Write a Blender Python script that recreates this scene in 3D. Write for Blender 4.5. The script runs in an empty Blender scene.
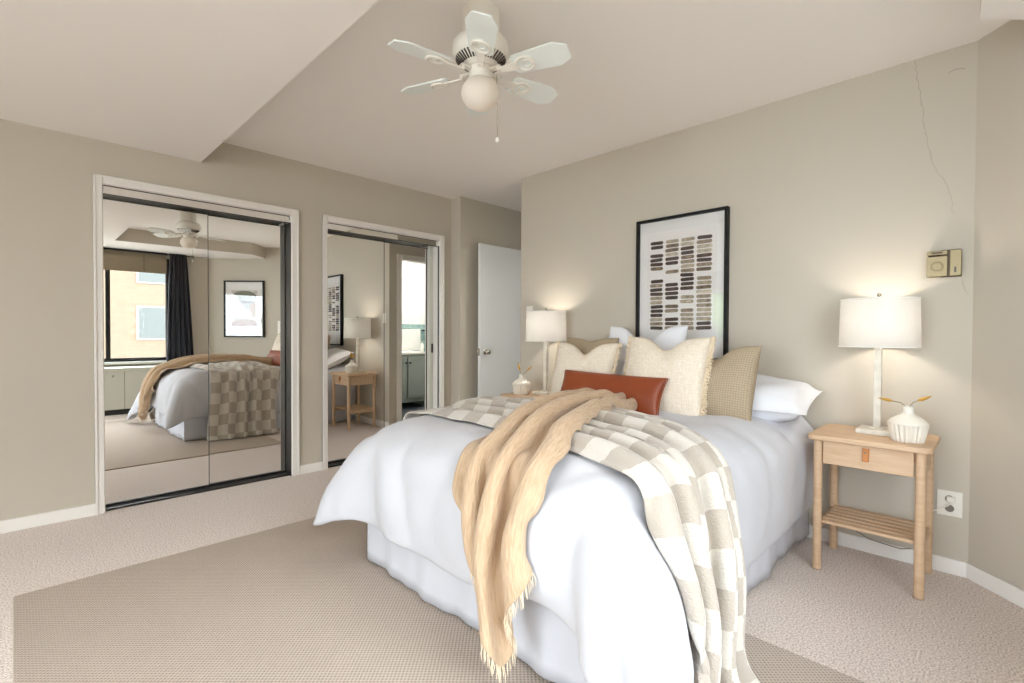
import bpy, bmesh, math, random
import numpy as np
from mathutils import Vector, Matrix
from mathutils.bvhtree import BVHTree

S = bpy.context.scene
COL = S.collection
rnd = random.Random(7)

# ------------------------------------------------------------------ camera
cam_data = bpy.data.cameras.new('camera')
cam = bpy.data.objects.new('camera', cam_data)
COL.objects.link(cam)
YAW, PITCH, ROLL, FPX = 0.781964, -0.0153965, 0.00437062, 494.400
fw = Vector((math.cos(YAW) * math.cos(PITCH), math.sin(YAW) * math.cos(PITCH), math.sin(PITCH)))
r0 = Vector((math.sin(YAW), -math.cos(YAW), 0))
u0 = r0.cross(fw)
rr = r0 * math.cos(ROLL) + u0 * math.sin(ROLL)
uu = -r0 * math.sin(ROLL) + u0 * math.cos(ROLL)
cam.matrix_world = Matrix(((rr.x, uu.x, -fw.x, 0), (rr.y, uu.y, -fw.y, 0), (rr.z, uu.z, -fw.z, 1.12), (0, 0, 0, 1)))
cam_data.sensor_width = 36
cam_data.sensor_fit = 'HORIZONTAL'
cam_data.lens = FPX / 1024 * 36
cam_data.clip_start = 0.02
S.camera = cam

# ------------------------------------------------------------------ world, daylight, exposure
W = bpy.data.worlds.new('overcast_sky')
S.world = W
W.use_nodes = True
bg = W.node_tree.nodes['Background']
bg.inputs['Color'].default_value = (0.86, 0.93, 1.0, 1)
bg.inputs['Strength'].default_value = 10.0
S.view_settings.view_transform = 'Standard'
S.view_settings.look = 'None'
S.view_settings.exposure = 0.28
S.view_settings.gamma = 1.0
S.view_settings.use_curve_mapping = False
S.cycles.max_bounces = 12
S.cycles.diffuse_bounces = 8
S.cycles.glossy_bounces = 6
S.cycles.transparent_max_bounces = 12
S.cycles.sample_clamp_indirect = 8.0


def portal(name, loc, direction, sx, sy):
    """a light portal: it emits nothing, it only steers sky sampling to a window opening"""
    l = bpy.data.lights.new(name, 'AREA')
    l.shape = 'RECTANGLE'
    l.size = sx
    l.size_y = sy
    l.cycles.is_portal = True
    o = bpy.data.objects.new(name, l)
    COL.objects.link(o)
    o.location = loc
    o.rotation_euler = Vector(direction).to_track_quat('-Z', 'Y').to_euler()
    return o


def daylight_lamp(name, loc, target, sx, sy, watts, color):
    """bright patch of open sky high outside a window"""
    l = bpy.data.lights.new(name, 'AREA')
    l.shape = 'RECTANGLE'
    l.size, l.size_y = sx, sy
    l.energy = watts
    l.color = color
    o = bpy.data.objects.new(name, l)
    COL.objects.link(o)
    o.location = loc
    o.rotation_euler = (Vector(target) - Vector(loc)).to_track_quat('-Z', 'Y').to_euler()
    return o


daylight_lamp('window_daylight', (0.6, -6.4, 4.7), (0.6, 0.0, 1.2), 7.0, 2.0, 700, (0.93, 0.965, 1.0))  # added lamps out of view: they brighten the room but not the facade
daylight_lamp('window_daylight.001', (-8.0, 0.4, 3.8), (0.0, 0.6, 1.2), 7.0, 3.0, 150, (0.93, 0.965, 1.0))
portal('window_portal', (0.23, -0.99, 1.45), (0, 1, 0), 2.9, 1.5)
portal('window_portal.001', (-3.14, 0.65, 1.2), (1, 0, 0), 2.6, 2.0)
portal('window_portal.002', (-3.14, 3.61, 1.4), (1, 0, 0), 0.65, 1.15)


def point_light(name, loc, watts, color, radius):
    l = bpy.data.lights.new(name, 'POINT')
    l.energy = watts
    l.color = color
    l.shadow_soft_size = radius
    o = bpy.data.objects.new(name, l)
    COL.objects.link(o)
    o.location = loc
    return o


# ------------------------------------------------------------------ materials
MATS = {}


def nodes_of(name):
    m = bpy.data.materials.new(name)
    m.use_nodes = True
    nt = m.node_tree
    return m, nt, nt.nodes['Principled BSDF']


def mat(name, col, rough=0.6, metal=0.0, bump=None, var=None, sheen=0.0, spec=0.5, trans=0.0, coat=0.0):
    """bump = (scale, strength, distance); var = (scale, second colour, low, high)"""
    if name in MATS:
        return MATS[name]
    m, nt, b = nodes_of(name)
    b.inputs['Base Color'].default_value = (*col, 1)
    b.inputs['Roughness'].default_value = rough
    b.inputs['Metallic'].default_value = metal
    b.inputs['Specular IOR Level'].default_value = spec
    b.inputs['Sheen Weight'].default_value = sheen
    b.inputs['Coat Weight'].default_value = coat
    b.inputs['Transmission Weight'].default_value = trans
    tc = nt.nodes.new('ShaderNodeTexCoord')
    if bump:
        n = nt.nodes.new('ShaderNodeTexNoise')
        n.inputs['Scale'].default_value = bump[0]
        n.inputs['Detail'].default_value = 4
        nt.links.new(tc.outputs['Object'], n.inputs['Vector'])
        bp = nt.nodes.new('ShaderNodeBump')
        bp.inputs['Strength'].default_value = bump[1]
        bp.inputs['Distance'].default_value = bump[2]
        nt.links.new(n.outputs['Fac'], bp.inputs['Height'])
        nt.links.new(bp.outputs['Normal'], b.inputs['Normal'])
    if var:
        n = nt.nodes.new('ShaderNodeTexNoise')
        n.inputs['Scale'].default_value = var[0]
        n.inputs['Detail'].default_value = 5
        nt.links.new(tc.outputs['Object'], n.inputs['Vector'])
        r = nt.nodes.new('ShaderNodeValToRGB')
        r.color_ramp.elements[0].position = var[2]
        r.color_ramp.elements[1].position = var[3]
        r.color_ramp.elements[0].color = (*col, 1)
        r.color_ramp.elements[1].color = (*var[1], 1)
        nt.links.new(n.outputs['Fac'], r.inputs['Fac'])
        nt.links.new(r.outputs['Color'], b.inputs['Base Color'])
    MATS[name] = m
    return m


def srgb(r, g, b):
    f = lambda c: (c / 255) / 12.92 if c / 255 <= 0.04045 else (((c / 255) + 0.055) / 1.055) ** 2.4
    return (f(r), f(g), f(b))


wall_m = mat('wall_paint', srgb(194, 186, 172), 0.75, bump=(60, 0.05, 0.002), spec=0.25)
ceil_m = mat('ceiling_paint', srgb(240, 236, 233), 0.85, bump=(90, 0.05, 0.002), spec=0.2)
trim_m = mat('trim_paint', srgb(232, 228, 222), 0.4)
base_m = mat('baseboard_paint', srgb(236, 233, 228), 0.4)
white_m = mat('white_paint', srgb(235, 235, 232), 0.45)
door_m = mat('door_paint', srgb(225, 226, 226), 0.45)
black_m = mat('black_metal', (0.012, 0.011, 0.011), 0.35)
frame_m = mat('black_frame', (0.006, 0.006, 0.006), 0.5, spec=0.3)
chrome_m = mat('brushed_nickel', (0.62, 0.58, 0.52), 0.22, 1.0)
brass_m = mat('aged_brass', (0.26, 0.21, 0.12), 0.45, 0.7)
brassd_m = mat('brass_dark', (0.07, 0.05, 0.03), 0.5, 0.5)
carpet_m = mat('carpet_pile', srgb(234, 220, 210), 0.95, bump=(150, 0.6, 0.009), var=(150, srgb(182, 165, 153), 0.42, 0.62), sheen=0.3, spec=0.1)
slate_m = mat('slate_floor', srgb(70, 76, 84), 0.3)
mattress_m = mat('mattress_cotton', srgb(238, 238, 242), 0.8)
skirt_m = mat('skirt_cotton', srgb(206, 207, 214), 0.8, bump=(25, 0.08, 0.01), spec=0.2)
duvet_m = mat('comforter_cotton', srgb(202, 203, 209), 0.8, bump=(14, 0.16, 0.02), sheen=0.15, spec=0.2)
pillow_white_m = mat('pillow_cotton', srgb(230, 231, 236), 0.8, bump=(18, 0.22, 0.015), spec=0.2)
cream_m = None
fringe_m = mat('fringe_yarn', srgb(232, 216, 190), 0.9, spec=0.1)
leather_m = mat('cognac_leather', srgb(150, 72, 36), 0.42, bump=(130, 0.12, 0.002), var=(5, srgb(134, 60, 28), 0.35, 0.7))
shade_wood = (srgb(222, 188, 152), srgb(205, 168, 130))
lampbase_m = mat('whitewashed_wood', srgb(226, 220, 208), 0.6, bump=(40, 0.15, 0.003), var=(18, srgb(200, 192, 178), 0.4, 0.75))
ceramic_m = mat('ribbed_ceramic', srgb(232, 226, 214), 0.35, bump=(30, 0.05, 0.002))
stem_m = mat('dried_stem', srgb(120, 98, 60), 0.8)
leaf_m = mat('dried_leaf', srgb(196, 150, 62), 0.7, bump=(60, 0.3, 0.003))
tag_m = mat('tan_leather', srgb(196, 128, 72), 0.5)
fan_m = mat('fan_body_paint', srgb(236, 232, 224), 0.35)
blade_m = mat('fan_blade_paint', srgb(234, 240, 238), 0.4)
fandark_m = mat('fan_vent_dark', srgb(70, 62, 54), 0.6)
plate_m = mat('plastic_plate', srgb(236, 232, 222), 0.35)
curtain_m = mat('navy_curtain', srgb(30, 33, 44), 0.85, sheen=0.2)
radiator_m = mat('radiator_enamel', srgb(205, 205, 192), 0.4)
vanity_m = mat('vanity_paint', srgb(140, 148, 144), 0.45)
top_m = mat('vanity_top', srgb(235, 235, 232), 0.2)
porcelain_m = mat('porcelain', srgb(238, 238, 236), 0.12)
towel_m = mat('towel_terry', srgb(240, 240, 238), 0.95, bump=(90, 0.6, 0.006))
bathwall_m = mat('bathroom_paint', srgb(236, 236, 234), 0.6)
bark_m = mat('bark', srgb(90, 74, 58), 0.9)
leafg_m = mat('tree_leaf', srgb(126, 160, 62), 0.7, var=(1.5, srgb(86, 124, 48), 0.35, 0.65))
grass_m = mat('lawn_grass', srgb(110, 140, 70), 0.95)
winpane_m = mat('facade_glass', srgb(92, 96, 94), 0.3, spec=0.15)
concrete_m = mat('concrete', srgb(170, 165, 155), 0.9)


def mirror_material():
    m, nt, b = nodes_of('mirror_silver')
    b.inputs['Base Color'].default_value = (0.90, 0.90, 0.885, 1)
    b.inputs['Metallic'].default_value = 1
    b.inputs['Roughness'].default_value = 0.0
    return m


mirror_m = mirror_material()


def pane_material(name, tint, fres=1.45):
    m, nt, b = nodes_of(name)
    nt.nodes.remove(b)
    out = nt.nodes['Material Output']
    tr = nt.nodes.new('ShaderNodeBsdfTransparent')
    tr.inputs['Color'].default_value = (*tint, 1)
    gl = nt.nodes.new('ShaderNodeBsdfGlossy')
    gl.inputs['Roughness'].default_value = 0.0
    # Schlick reflectance from the facing angle, the same on both faces of the pane
    lw = nt.nodes.new('ShaderNodeLayerWeight')
    lw.inputs['Blend'].default_value = 0.5
    pw_ = nt.nodes.new('ShaderNodeMath')
    pw_.operation = 'POWER'
    nt.links.new(lw.outputs['Facing'], pw_.inputs[0])
    pw_.inputs[1].default_value = 5.0
    fr = nt.nodes.new('ShaderNodeMath')
    fr.operation = 'MULTIPLY_ADD'
    nt.links.new(pw_.outputs[0], fr.inputs[0])
    f0 = ((fres - 1) / (fres + 1)) ** 2
    fr.inputs[1].default_value = 1 - f0
    fr.inputs[2].default_value = f0
    mx = nt.nodes.new('ShaderNodeMixShader')
    nt.links.new(fr.outputs[0], mx.inputs['Fac'])
    nt.links.new(tr.outputs['BSDF'], mx.inputs[1])
    nt.links.new(gl.outputs['BSDF'], mx.inputs[2])
    nt.links.new(mx.outputs['Shader'], out.inputs['Surface'])
    return m


winglass_m = pane_material('window_glass', (0.97, 0.98, 0.98), 1.35)
picglass_m = pane_material('picture_glass', (0.98, 0.98, 0.98), 1.6)


def translucent(name, col, emis=0.0, mixf=0.5, ecol=None, through=None):
    m, nt, b = nodes_of(name)
    out = nt.nodes['Material Output']
    b.inputs['Base Color'].default_value = (*col, 1)
    b.inputs['Roughness'].default_value = 0.8
    tl = nt.nodes.new('ShaderNodeBsdfTranslucent')
    tl.inputs['Color'].default_value = (*(through or col), 1)
    mx = nt.nodes.new('ShaderNodeMixShader')
    mx.inputs['Fac'].default_value = mixf
    nt.links.new(b.outputs['BSDF'], mx.inputs[1])
    nt.links.new(tl.outputs['BSDF'], mx.inputs[2])
    nt.links.new(mx.outputs['Shader'], out.inputs['Surface'])
    if emis:
        b.inputs['Emission Color'].default_value = (*(ecol or col), 1)
        b.inputs['Emission Strength'].default_value = emis
    return m


lampshade_m = translucent('lamp_shade_linen', srgb(240, 236, 226), 0.0, 0.5, through=(0.29, 0.285, 0.275))
globe_m = translucent('frosted_globe', srgb(250, 244, 236), 0.0, 0.35)


def wood_material():
    m, nt, b = nodes_of('birch_wood')
    b.inputs['Roughness'].default_value = 0.5
    tc = nt.nodes.new('ShaderNodeTexCoord')
    mp = nt.nodes.new('ShaderNodeMapping')
    mp.inputs['Scale'].default_value = (14, 1.6, 14)
    n = nt.nodes.new('ShaderNodeTexNoise')
    n.inputs['Scale'].default_value = 3.5
    n.inputs['Detail'].default_value = 6
    n.inputs['Distortion'].default_value = 0.6
    r = nt.nodes.new('ShaderNodeValToRGB')
    r.color_ramp.elements[0].position = 0.3
    r.color_ramp.elements[1].position = 0.72
    r.color_ramp.elements[0].color = (*srgb(214, 184, 152), 1)
    r.color_ramp.elements[1].color = (*srgb(196, 162, 128), 1)
    nt.links.new(tc.outputs['Object'], mp.inputs['Vector'])
    nt.links.new(mp.outputs['Vector'], n.inputs['Vector'])
    nt.links.new(n.outputs['Fac'], r.inputs['Fac'])
    nt.links.new(r.outputs['Color'], b.inputs['Base Color'])
    return m


wood_m = wood_material()


def rug_material():
    """woven sisal: two crossed ribs give small raised knots with dark gaps"""
    m, nt, b = nodes_of('woven_sisal')
    b.inputs['Roughness'].default_value = 0.9
    b.inputs['Specular IOR Level'].default_value = 0.15
    tc = nt.nodes.new('ShaderNodeTexCoord')
    sep = nt.nodes.new('ShaderNodeSeparateXYZ')
    nt.links.new(tc.outputs['Object'], sep.inputs[0])

    def math_node(op, a, bb=None):
        n = nt.nodes.new('ShaderNodeMath')
        n.operation = op
        for k, v in enumerate((a, bb)):
            if v is None:
                continue
            if isinstance(v, (int, float)):
                n.inputs[k].default_value = v
            else:
                nt.links.new(v, n.inputs[k])
        return n.outputs[0]
    k = 2 * math.pi / 0.017
    sx = math_node('SINE', math_node('MULTIPLY', sep.outputs['X'], k))
    sy = math_node('SINE', math_node('MULTIPLY', sep.outputs['Y'], k))
    h = math_node('MULTIPLY', sx, sy)
    h = math_node('MULTIPLY_ADD', h, 0.5)
    h.node.inputs[2].default_value = 0.5
    noi = nt.nodes.new('ShaderNodeTexNoise')
    noi.inputs['Scale'].default_value = 90
    nt.links.new(tc.outputs['Object'], noi.inputs['Vector'])
    h2 = math_node('MULTIPLY_ADD', noi.outputs['Fac'], 0.35, )
    nt.links.new(h, h2.node.inputs[2])
    r = nt.nodes.new('ShaderNodeValToRGB')
    r.color_ramp.elements[0].position = 0.2
    r.color_ramp.elements[1].position = 0.75
    r.color_ramp.elements[0].color = (*srgb(146, 132, 120), 1)
    r.color_ramp.elements[1].color = (*srgb(196, 182, 169), 1)
    nt.links.new(h2, r.inputs['Fac'])
    nt.links.new(r.outputs['Color'], b.inputs['Base Color'])
    bp = nt.nodes.new('ShaderNodeBump')
    bp.inputs['Strength'].default_value = 0.6
    bp.inputs['Distance'].default_value = 0.004
    nt.links.new(h2, bp.inputs['Height'])
    nt.links.new(bp.outputs['Normal'], b.inputs['Normal'])
    return m


rug_m = rug_material()


def check_material():
    m, nt, b = nodes_of('checked_fleece')
    b.inputs['Roughness'].default_value = 0.95
    b.inputs['Sheen Weight'].default_value = 0.4
    b.inputs['Specular IOR Level'].default_value = 0.1
    uv = nt.nodes.new('ShaderNodeUVMap')
    noi = nt.nodes.new('ShaderNodeTexNoise')
    noi.inputs['Scale'].default_value = 60
    nt.links.new(uv.outputs['UV'], noi.inputs['Vector'])
    sc = nt.nodes.new('ShaderNodeVectorMath')
    sc.operation = 'MULTIPLY_ADD'
    nt.links.new(noi.outputs['Color'], sc.inputs[0])
    sc.inputs[1].default_value = (0.012, 0.012, 0)
    nt.links.new(uv.outputs['UV'], sc.inputs[2])
    ck = nt.nodes.new('ShaderNodeTexChecker')
    ck.inputs['Scale'].default_value = 1 / 0.108
    ck.inputs['Color1'].default_value = (*srgb(210, 204, 194), 1)
    ck.inputs['Color2'].default_value = (*srgb(180, 170, 158), 1)
    nt.links.new(sc.outputs[0], ck.inputs['Vector'])
    nt.links.new(ck.outputs['Color'], b.inputs['Base Color'])
    n2 = nt.nodes.new('ShaderNodeTexNoise')
    n2.inputs['Scale'].default_value = 150
    n2.inputs['Detail'].default_value = 3
    nt.links.new(uv.outputs['UV'], n2.inputs['Vector'])
    bp = nt.nodes.new('ShaderNodeBump')
    bp.inputs['Strength'].default_value = 0.7
    bp.inputs['Distance'].default_value = 0.006
    nt.links.new(n2.outputs['Fac'], bp.inputs['Height'])
    nt.links.new(bp.outputs['Normal'], b.inputs['Normal'])
    return m


check_m = check_material()


def muslin_material():
    m, nt, b = nodes_of('crinkled_muslin')
    b.inputs['Roughness'].default_value = 0.9
    b.inputs['Specular IOR Level'].default_value = 0.1
    b.inputs['Sheen Weight'].default_value = 0.2
    uv = nt.nodes.new('ShaderNodeUVMap')
    mp = nt.nodes.new('ShaderNodeMapping')
    mp.inputs['Scale'].default_value = (60, 11, 1)
    nt.links.new(uv.outputs['UV'], mp.inputs['Vector'])
    n = nt.nodes.new('ShaderNodeTexNoise')
    n.inputs['Scale'].default_value = 2.0
    n.inputs['Detail'].default_value = 5
    nt.links.new(mp.outputs['Vector'], n.inputs['Vector'])
    r = nt.nodes.new('ShaderNodeValToRGB')
    r.color_ramp.elements[0].position = 0.3
    r.color_ramp.elements[1].position = 0.7
    r.color_ramp.elements[0].color = (*srgb(188, 160, 130), 1)
    r.color_ramp.elements[1].color = (*srgb(206, 181, 152), 1)
    nt.links.new(n.outputs['Fac'], r.inputs['Fac'])
    nt.links.new(r.outputs['Color'], b.inputs['Base Color'])
    bp = nt.nodes.new('ShaderNodeBump')
    bp.inputs['Strength'].default_value = 0.9
    bp.inputs['Distance'].default_value = 0.009
    nt.links.new(n.outputs['Fac'], bp.inputs['Height'])
    nt.links.new(bp.outputs['Normal'], b.inputs['Normal'])
    return m


muslin_m = muslin_material()


def linen_material():
    m, nt, b = nodes_of('cream_linen')
    b.inputs['Roughness'].default_value = 0.9
    b.inputs['Specular IOR Level'].default_value = 0.12
    uv = nt.nodes.new('ShaderNodeUVMap')
    mix = []
    for sc in ((12, 150, 1), (150, 14, 1)):
        mp = nt.nodes.new('ShaderNodeMapping')
        mp.inputs['Scale'].default_value = sc
        nt.links.new(uv.outputs['UV'], mp.inputs['Vector'])
        n = nt.nodes.new('ShaderNodeTexNoise')
        n.inputs['Scale'].default_value = 1.6
        n.inputs['Detail'].default_value = 4
        nt.links.new(mp.outputs['Vector'], n.inputs['Vector'])
        mix.append(n.outputs['Fac'])
    ad = nt.nodes.new('ShaderNodeMath')
    ad.operation = 'ADD'
    nt.links.new(mix[0], ad.inputs[0])
    nt.links.new(mix[1], ad.inputs[1])
    r = nt.nodes.new('ShaderNodeValToRGB')
    r.color_ramp.elements[0].position = 0.7
    r.color_ramp.elements[1].position = 1.0
    r.color_ramp.elements[0].color = (*srgb(226, 213, 193), 1)
    r.color_ramp.elements[1].color = (*srgb(243, 234, 220), 1)
    hf = nt.nodes.new('ShaderNodeMath')
    hf.operation = 'MULTIPLY'
    hf.inputs[1].default_value = 0.8
    nt.links.new(ad.outputs[0], hf.inputs[0])
    nt.links.new(hf.outputs[0], r.inputs['Fac'])
    nt.links.new(r.outputs['Color'], b.inputs['Base Color'])
    bp = nt.nodes.new('ShaderNodeBump')
    bp.inputs['Strength'].default_value = 0.6
    bp.inputs['Distance'].default_value = 0.004
    nt.links.new(ad.outputs[0], bp.inputs['Height'])
    nt.links.new(bp.outputs['Normal'], b.inputs['Normal'])
    return m


cream_m = linen_material()


def waffle_material():
    m, nt, b = nodes_of('tan_waffle')
    b.inputs['Roughness'].default_value = 0.9
    b.inputs['Specular IOR Level'].default_value = 0.1
    uv = nt.nodes.new('ShaderNodeUVMap')
    ck = nt.nodes.new('ShaderNodeTexBrick')
    ck.offset = 0.0
    ck.inputs['Scale'].default_value = 1.0
    ck.inputs['Brick Width'].default_value = 0.012
    ck.inputs['Row Height'].default_value = 0.012
    ck.inputs['Mortar Size'].default_value = 0.002
    ck.inputs['Mortar Smooth'].default_value = 0.6
    ck.inputs['Color1'].default_value = (*srgb(184, 168, 144), 1)
    ck.inputs['Color2'].default_value = (*srgb(178, 162, 138), 1)
    ck.inputs['Mortar'].default_value = (*srgb(160, 143, 118), 1)
    nt.links.new(uv.outputs['UV'], ck.inputs['Vector'])
    nt.links.new(ck.outputs['Color'], b.inputs['Base Color'])
    bp = nt.nodes.new('ShaderNodeBump')
    bp.invert = True
    bp.inputs['Strength'].default_value = 0.5
    bp.inputs['Distance'].default_value = 0.004
    nt.links.new(ck.outputs['Fac'], bp.inputs['Height'])
    nt.links.new(bp.outputs['Normal'], b.inputs['Normal'])
    return m


waffle_m = waffle_material()


def brick_material(name, c1, c2, mortar, w, h, ms):
    m, nt, b = nodes_of(name)
    b.inputs['Roughness'].default_value = 0.85
    tc = nt.nodes.new('ShaderNodeTexCoord')
    mp = nt.nodes.new('ShaderNodeMapping')
    mp.inputs['Rotation'].default_value = (math.pi / 2, 0, 0)
    nt.links.new(tc.outputs['Object'], mp.inputs['Vector'])
    ck = nt.nodes.new('ShaderNodeTexBrick')
    ck.inputs['Scale'].default_value = 1
    ck.inputs['Brick Width'].default_value = w
    ck.inputs['Row Height'].default_value = h
    ck.inputs['Mortar Size'].default_value = ms
    ck.inputs['Color1'].default_value = (*c1, 1)
    ck.inputs['Color2'].default_value = (*c2, 1)
    ck.inputs['Mortar'].default_value = (*mortar, 1)
    nt.links.new(mp.outputs['Vector'], ck.inputs['Vector'])
    nt.links.new(ck.outputs['Color'], b.inputs['Base Color'])
    return m


facade_m = brick_material('cream_brick', srgb(122, 104, 86), srgb(117, 99, 81), srgb(112, 97, 82), 0.4, 0.12, 0.012)
tile_m = brick_material('teal_tile', srgb(140, 172, 170), srgb(132, 166, 166), srgb(190, 205, 202), 0.11, 0.11, 0.004)


def blind_material():
    m, nt, b = nodes_of('woven_blind')
    out = nt.nodes['Material Output']
    tc = nt.nodes.new('ShaderNodeTexCoord')
    w = nt.nodes.new('ShaderNodeTexWave')
    w.bands_direction = 'Z'
    w.inputs['Scale'].default_value = 22
    w.inputs['Distortion'].default_value = 1.2
    nt.links.new(tc.outputs['Object'], w.inputs['Vector'])
    r = nt.nodes.new('ShaderNodeValToRGB')
    r.color_ramp.elements[0].color = (*srgb(120, 104, 84), 1)
    r.color_ramp.elements[1].color = (*srgb(176, 160, 136), 1)
    nt.links.new(w.outputs['Fac'], r.inputs['Fac'])
    nt.links.new(r.outputs['Color'], b.inputs['Base Color'])
    b.inputs['Roughness'].default_value = 0.8
    tl = nt.nodes.new('ShaderNodeBsdfTranslucent')
    nt.links.new(r.outputs['Color'], tl.inputs['Color'])
    mx = nt.nodes.new('ShaderNodeMixShader')
    mx.inputs['Fac'].default_value = 0.12
    nt.links.new(b.outputs['BSDF'], mx.inputs[1])
    nt.links.new(tl.outputs['BSDF'], mx.inputs[2])
    nt.links.new(mx.outputs['Shader'], out.inputs['Surface'])
    return m


blind_m = blind_material()


def colour_attribute_material(name, rough=0.7):
    m, nt, b = nodes_of(name)
    b.inputs['Roughness'].default_value = rough
    a = nt.nodes.new('ShaderNodeAttribute')
    a.attribute_name = 'ink'
    tc = nt.nodes.new('ShaderNodeTexCoord')
    n = nt.nodes.new('ShaderNodeTexNoise')
    n.inputs['Scale'].default_value = 45
    n.inputs['Detail'].default_value = 3
    nt.links.new(tc.outputs['Object'], n.inputs['Vector'])
    mr = nt.nodes.new('ShaderNodeMapRange')
    mr.inputs['From Min'].default_value = 0.35
    mr.inputs['From Max'].default_value = 0.65
    mr.inputs['To Min'].default_value = 0.75
    mr.inputs['To Max'].default_value = 1.15
    nt.links.new(n.outputs['Fac'], mr.inputs['Value'])
    mx = nt.nodes.new('ShaderNodeVectorMath')
    mx.operation = 'SCALE'
    nt.links.new(a.outputs['Color'], mx.inputs[0])
    nt.links.new(mr.outputs['Result'], mx.inputs['Scale'])
    nt.links.new(mx.outputs['Vector'], b.inputs['Base Color'])
    return m


ink_m = colour_attribute_material('printed_ink')
mat_board_m = mat('mat_board', srgb(240, 238, 236), 0.8)
paper_m = mat('print_paper', srgb(236, 233, 230), 0.8)


# ------------------------------------------------------------------ mesh helpers
class MB:
    def __init__(self):
        self.bm = bmesh.new()

    def box(self, x0, y0, z0, x1, y1, z1, M=None):
        vs = []
        for x in (x0, x1):
            for y in (y0, y1):
                for z in (z0, z1):
                    p = Vector((x, y, z))
                    vs.append(self.bm.verts.new(M @ p if M else p))
        for f in ((0, 1, 3, 2), (4, 6, 7, 5), (0, 4, 5, 1), (2, 3, 7, 6), (0, 2, 6, 4), (1, 5, 7, 3)):
            self.bm.faces.new([vs[i] for i in f])
        return self

    def prism(self, pts, z0, z1, M=None):
        a = [self.bm.verts.new((M @ Vector((x, y, z0))) if M else (x, y, z0)) for x, y in pts]
        b = [self.bm.verts.new((M @ Vector((x, y, z1))) if M else (x, y, z1)) for x, y in pts]
        n = len(pts)
        self.bm.faces.new(a[::-1])
        self.bm.faces.new(b)
        for i in range(n):
            self.bm.faces.new((a[i], a[(i + 1) % n], b[(i + 1) % n], b[i]))
        return self

    def lathe(self, prof, c=(0, 0, 0), n=32, axis='z', rib=None, cap=True):
        """prof: list of (radius, height)"""
        rings = []
        for r, h in prof:
            ring = []
            for k in range(n):
                a = 2 * math.pi * k / n
                q = r * (1 + (rib(k, n, h) if rib else 0))
                p = (q * math.cos(a), q * math.sin(a), h)
                if axis == 'x':
                    p = (p[2], p[0], p[1])
                elif axis == 'y':
                    p = (p[1], p[2], p[0])
                ring.append(self.bm.verts.new((p[0] + c[0], p[1] + c[1], p[2] + c[2])))
            rings.append(ring)
        for a, b in zip(rings, rings[1:]):
            for k in range(n):
                self.bm.faces.new((a[k], a[(k + 1) % n], b[(k + 1) % n], b[k]))
        if cap:
            for ring, (r, h) in ((rings[0], prof[0]), (rings[-1], prof[-1])):
                if r > 1e-5:
                    self.bm.faces.new(ring)
        return self

    def tube(self, pts, r, n=8):
        pts = [Vector(p) for p in pts]
        rs = r if isinstance(r, (list, tuple)) else [r] * len(pts)
        rings = []
        up = Vector((0.3, 0.2, 0.93))
        for i, p in enumerate(pts):
            t = (pts[min(i + 1, len(pts) - 1)] - pts[max(i - 1, 0)]).normalized()
            a = t.cross(up)
            if a.length < 1e-3:
                a = t.cross(Vector((1, 0, 0)))
            a.normalize()
            b = t.cross(a)
            rings.append([self.bm.verts.new(p + (a * math.cos(2 * math.pi * k / n) + b * math.sin(2 * math.pi * k / n)) * rs[i]) for k in range(n)])
        for a, b in zip(rings, rings[1:]):
            for k in range(n):
                self.bm.faces.new((a[k], a[(k + 1) % n], b[(k + 1) % n], b[k]))
        self.bm.faces.new(rings[0])
        self.bm.faces.new(rings[-1])
        return self

    def torus(self, R, r, M, n=24, k=8):
        rings = []
        for i in range(n):
            a = 2 * math.pi * i / n
            rings.append([self.bm.verts.new(M @ Vector(((R + r * math.cos(2 * math.pi * j / k)) * math.cos(a), (R + r * math.cos(2 * math.pi * j / k)) * math.sin(a), r * math.sin(2 * math.pi * j / k)))) for j in range(k)])
        for i in range(n):
            a, b = rings[i], rings[(i + 1) % n]
            for j in range(k):
                self.bm.faces.new((a[j], b[j], b[(j + 1) % k], a[(j + 1) % k]))
        return self

    def ball(self, c, rx, ry=None, rz=None, u=20, v=12, M=None):
        mm = Matrix.Translation(c) @ (M or Matrix()) @ Matrix.Diagonal((rx, ry or rx, rz or rx, 1))
        bmesh.ops.create_uvsphere(self.bm, u_segments=u, v_segments=v, radius=1, matrix=mm)
        return self


def finish(name, bm, material, parent=None, bevel=0, smooth=True, angle=40, seg=2):
    bmesh.ops.recalc_face_normals(bm, faces=bm.faces[:])
    me = bpy.data.meshes.new(name)
    bm.to_mesh(me)
    bm.free()
    if smooth:
        me.shade_smooth()
        me.set_sharp_from_angle(angle=math.radians(angle))
    for m in (material if isinstance(material, (list, tuple)) else [material]):
        me.materials.append(m)
    o = bpy.data.objects.new(name, me)
    COL.objects.link(o)
    if bevel:
        b = o.modifiers.new('edge', 'BEVEL')
        b.width = bevel
        b.segments = seg
        b.limit_method = 'ANGLE'
        b.angle_limit = math.radians(40)
        b.harden_normals = False
    if parent is not None:
        o.parent = parent
    return o


def part(name, mb, material, parent, **k):
    return finish(name, mb.bm, material, parent, **k)


def tag(o, label, cat, group=None):
    o['label'] = label
    o['category'] = cat
    if group:
        o['group'] = group
    return o


def thing(name, label, cat, loc=(0, 0, 0), rz=0, group=None):
    o = bpy.data.objects.new(name, None)
    o.empty_display_size = 0.1
    COL.objects.link(o)
    o.location = loc
    o.rotation_euler = (0, 0, rz)
    return tag(o, label, cat, group)


def struct(name, mb, material, parent=None, **k):
    o = finish(name, mb.bm, material, parent, **k)
    if parent is None:
        o['kind'] = 'structure'
    return o


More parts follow.
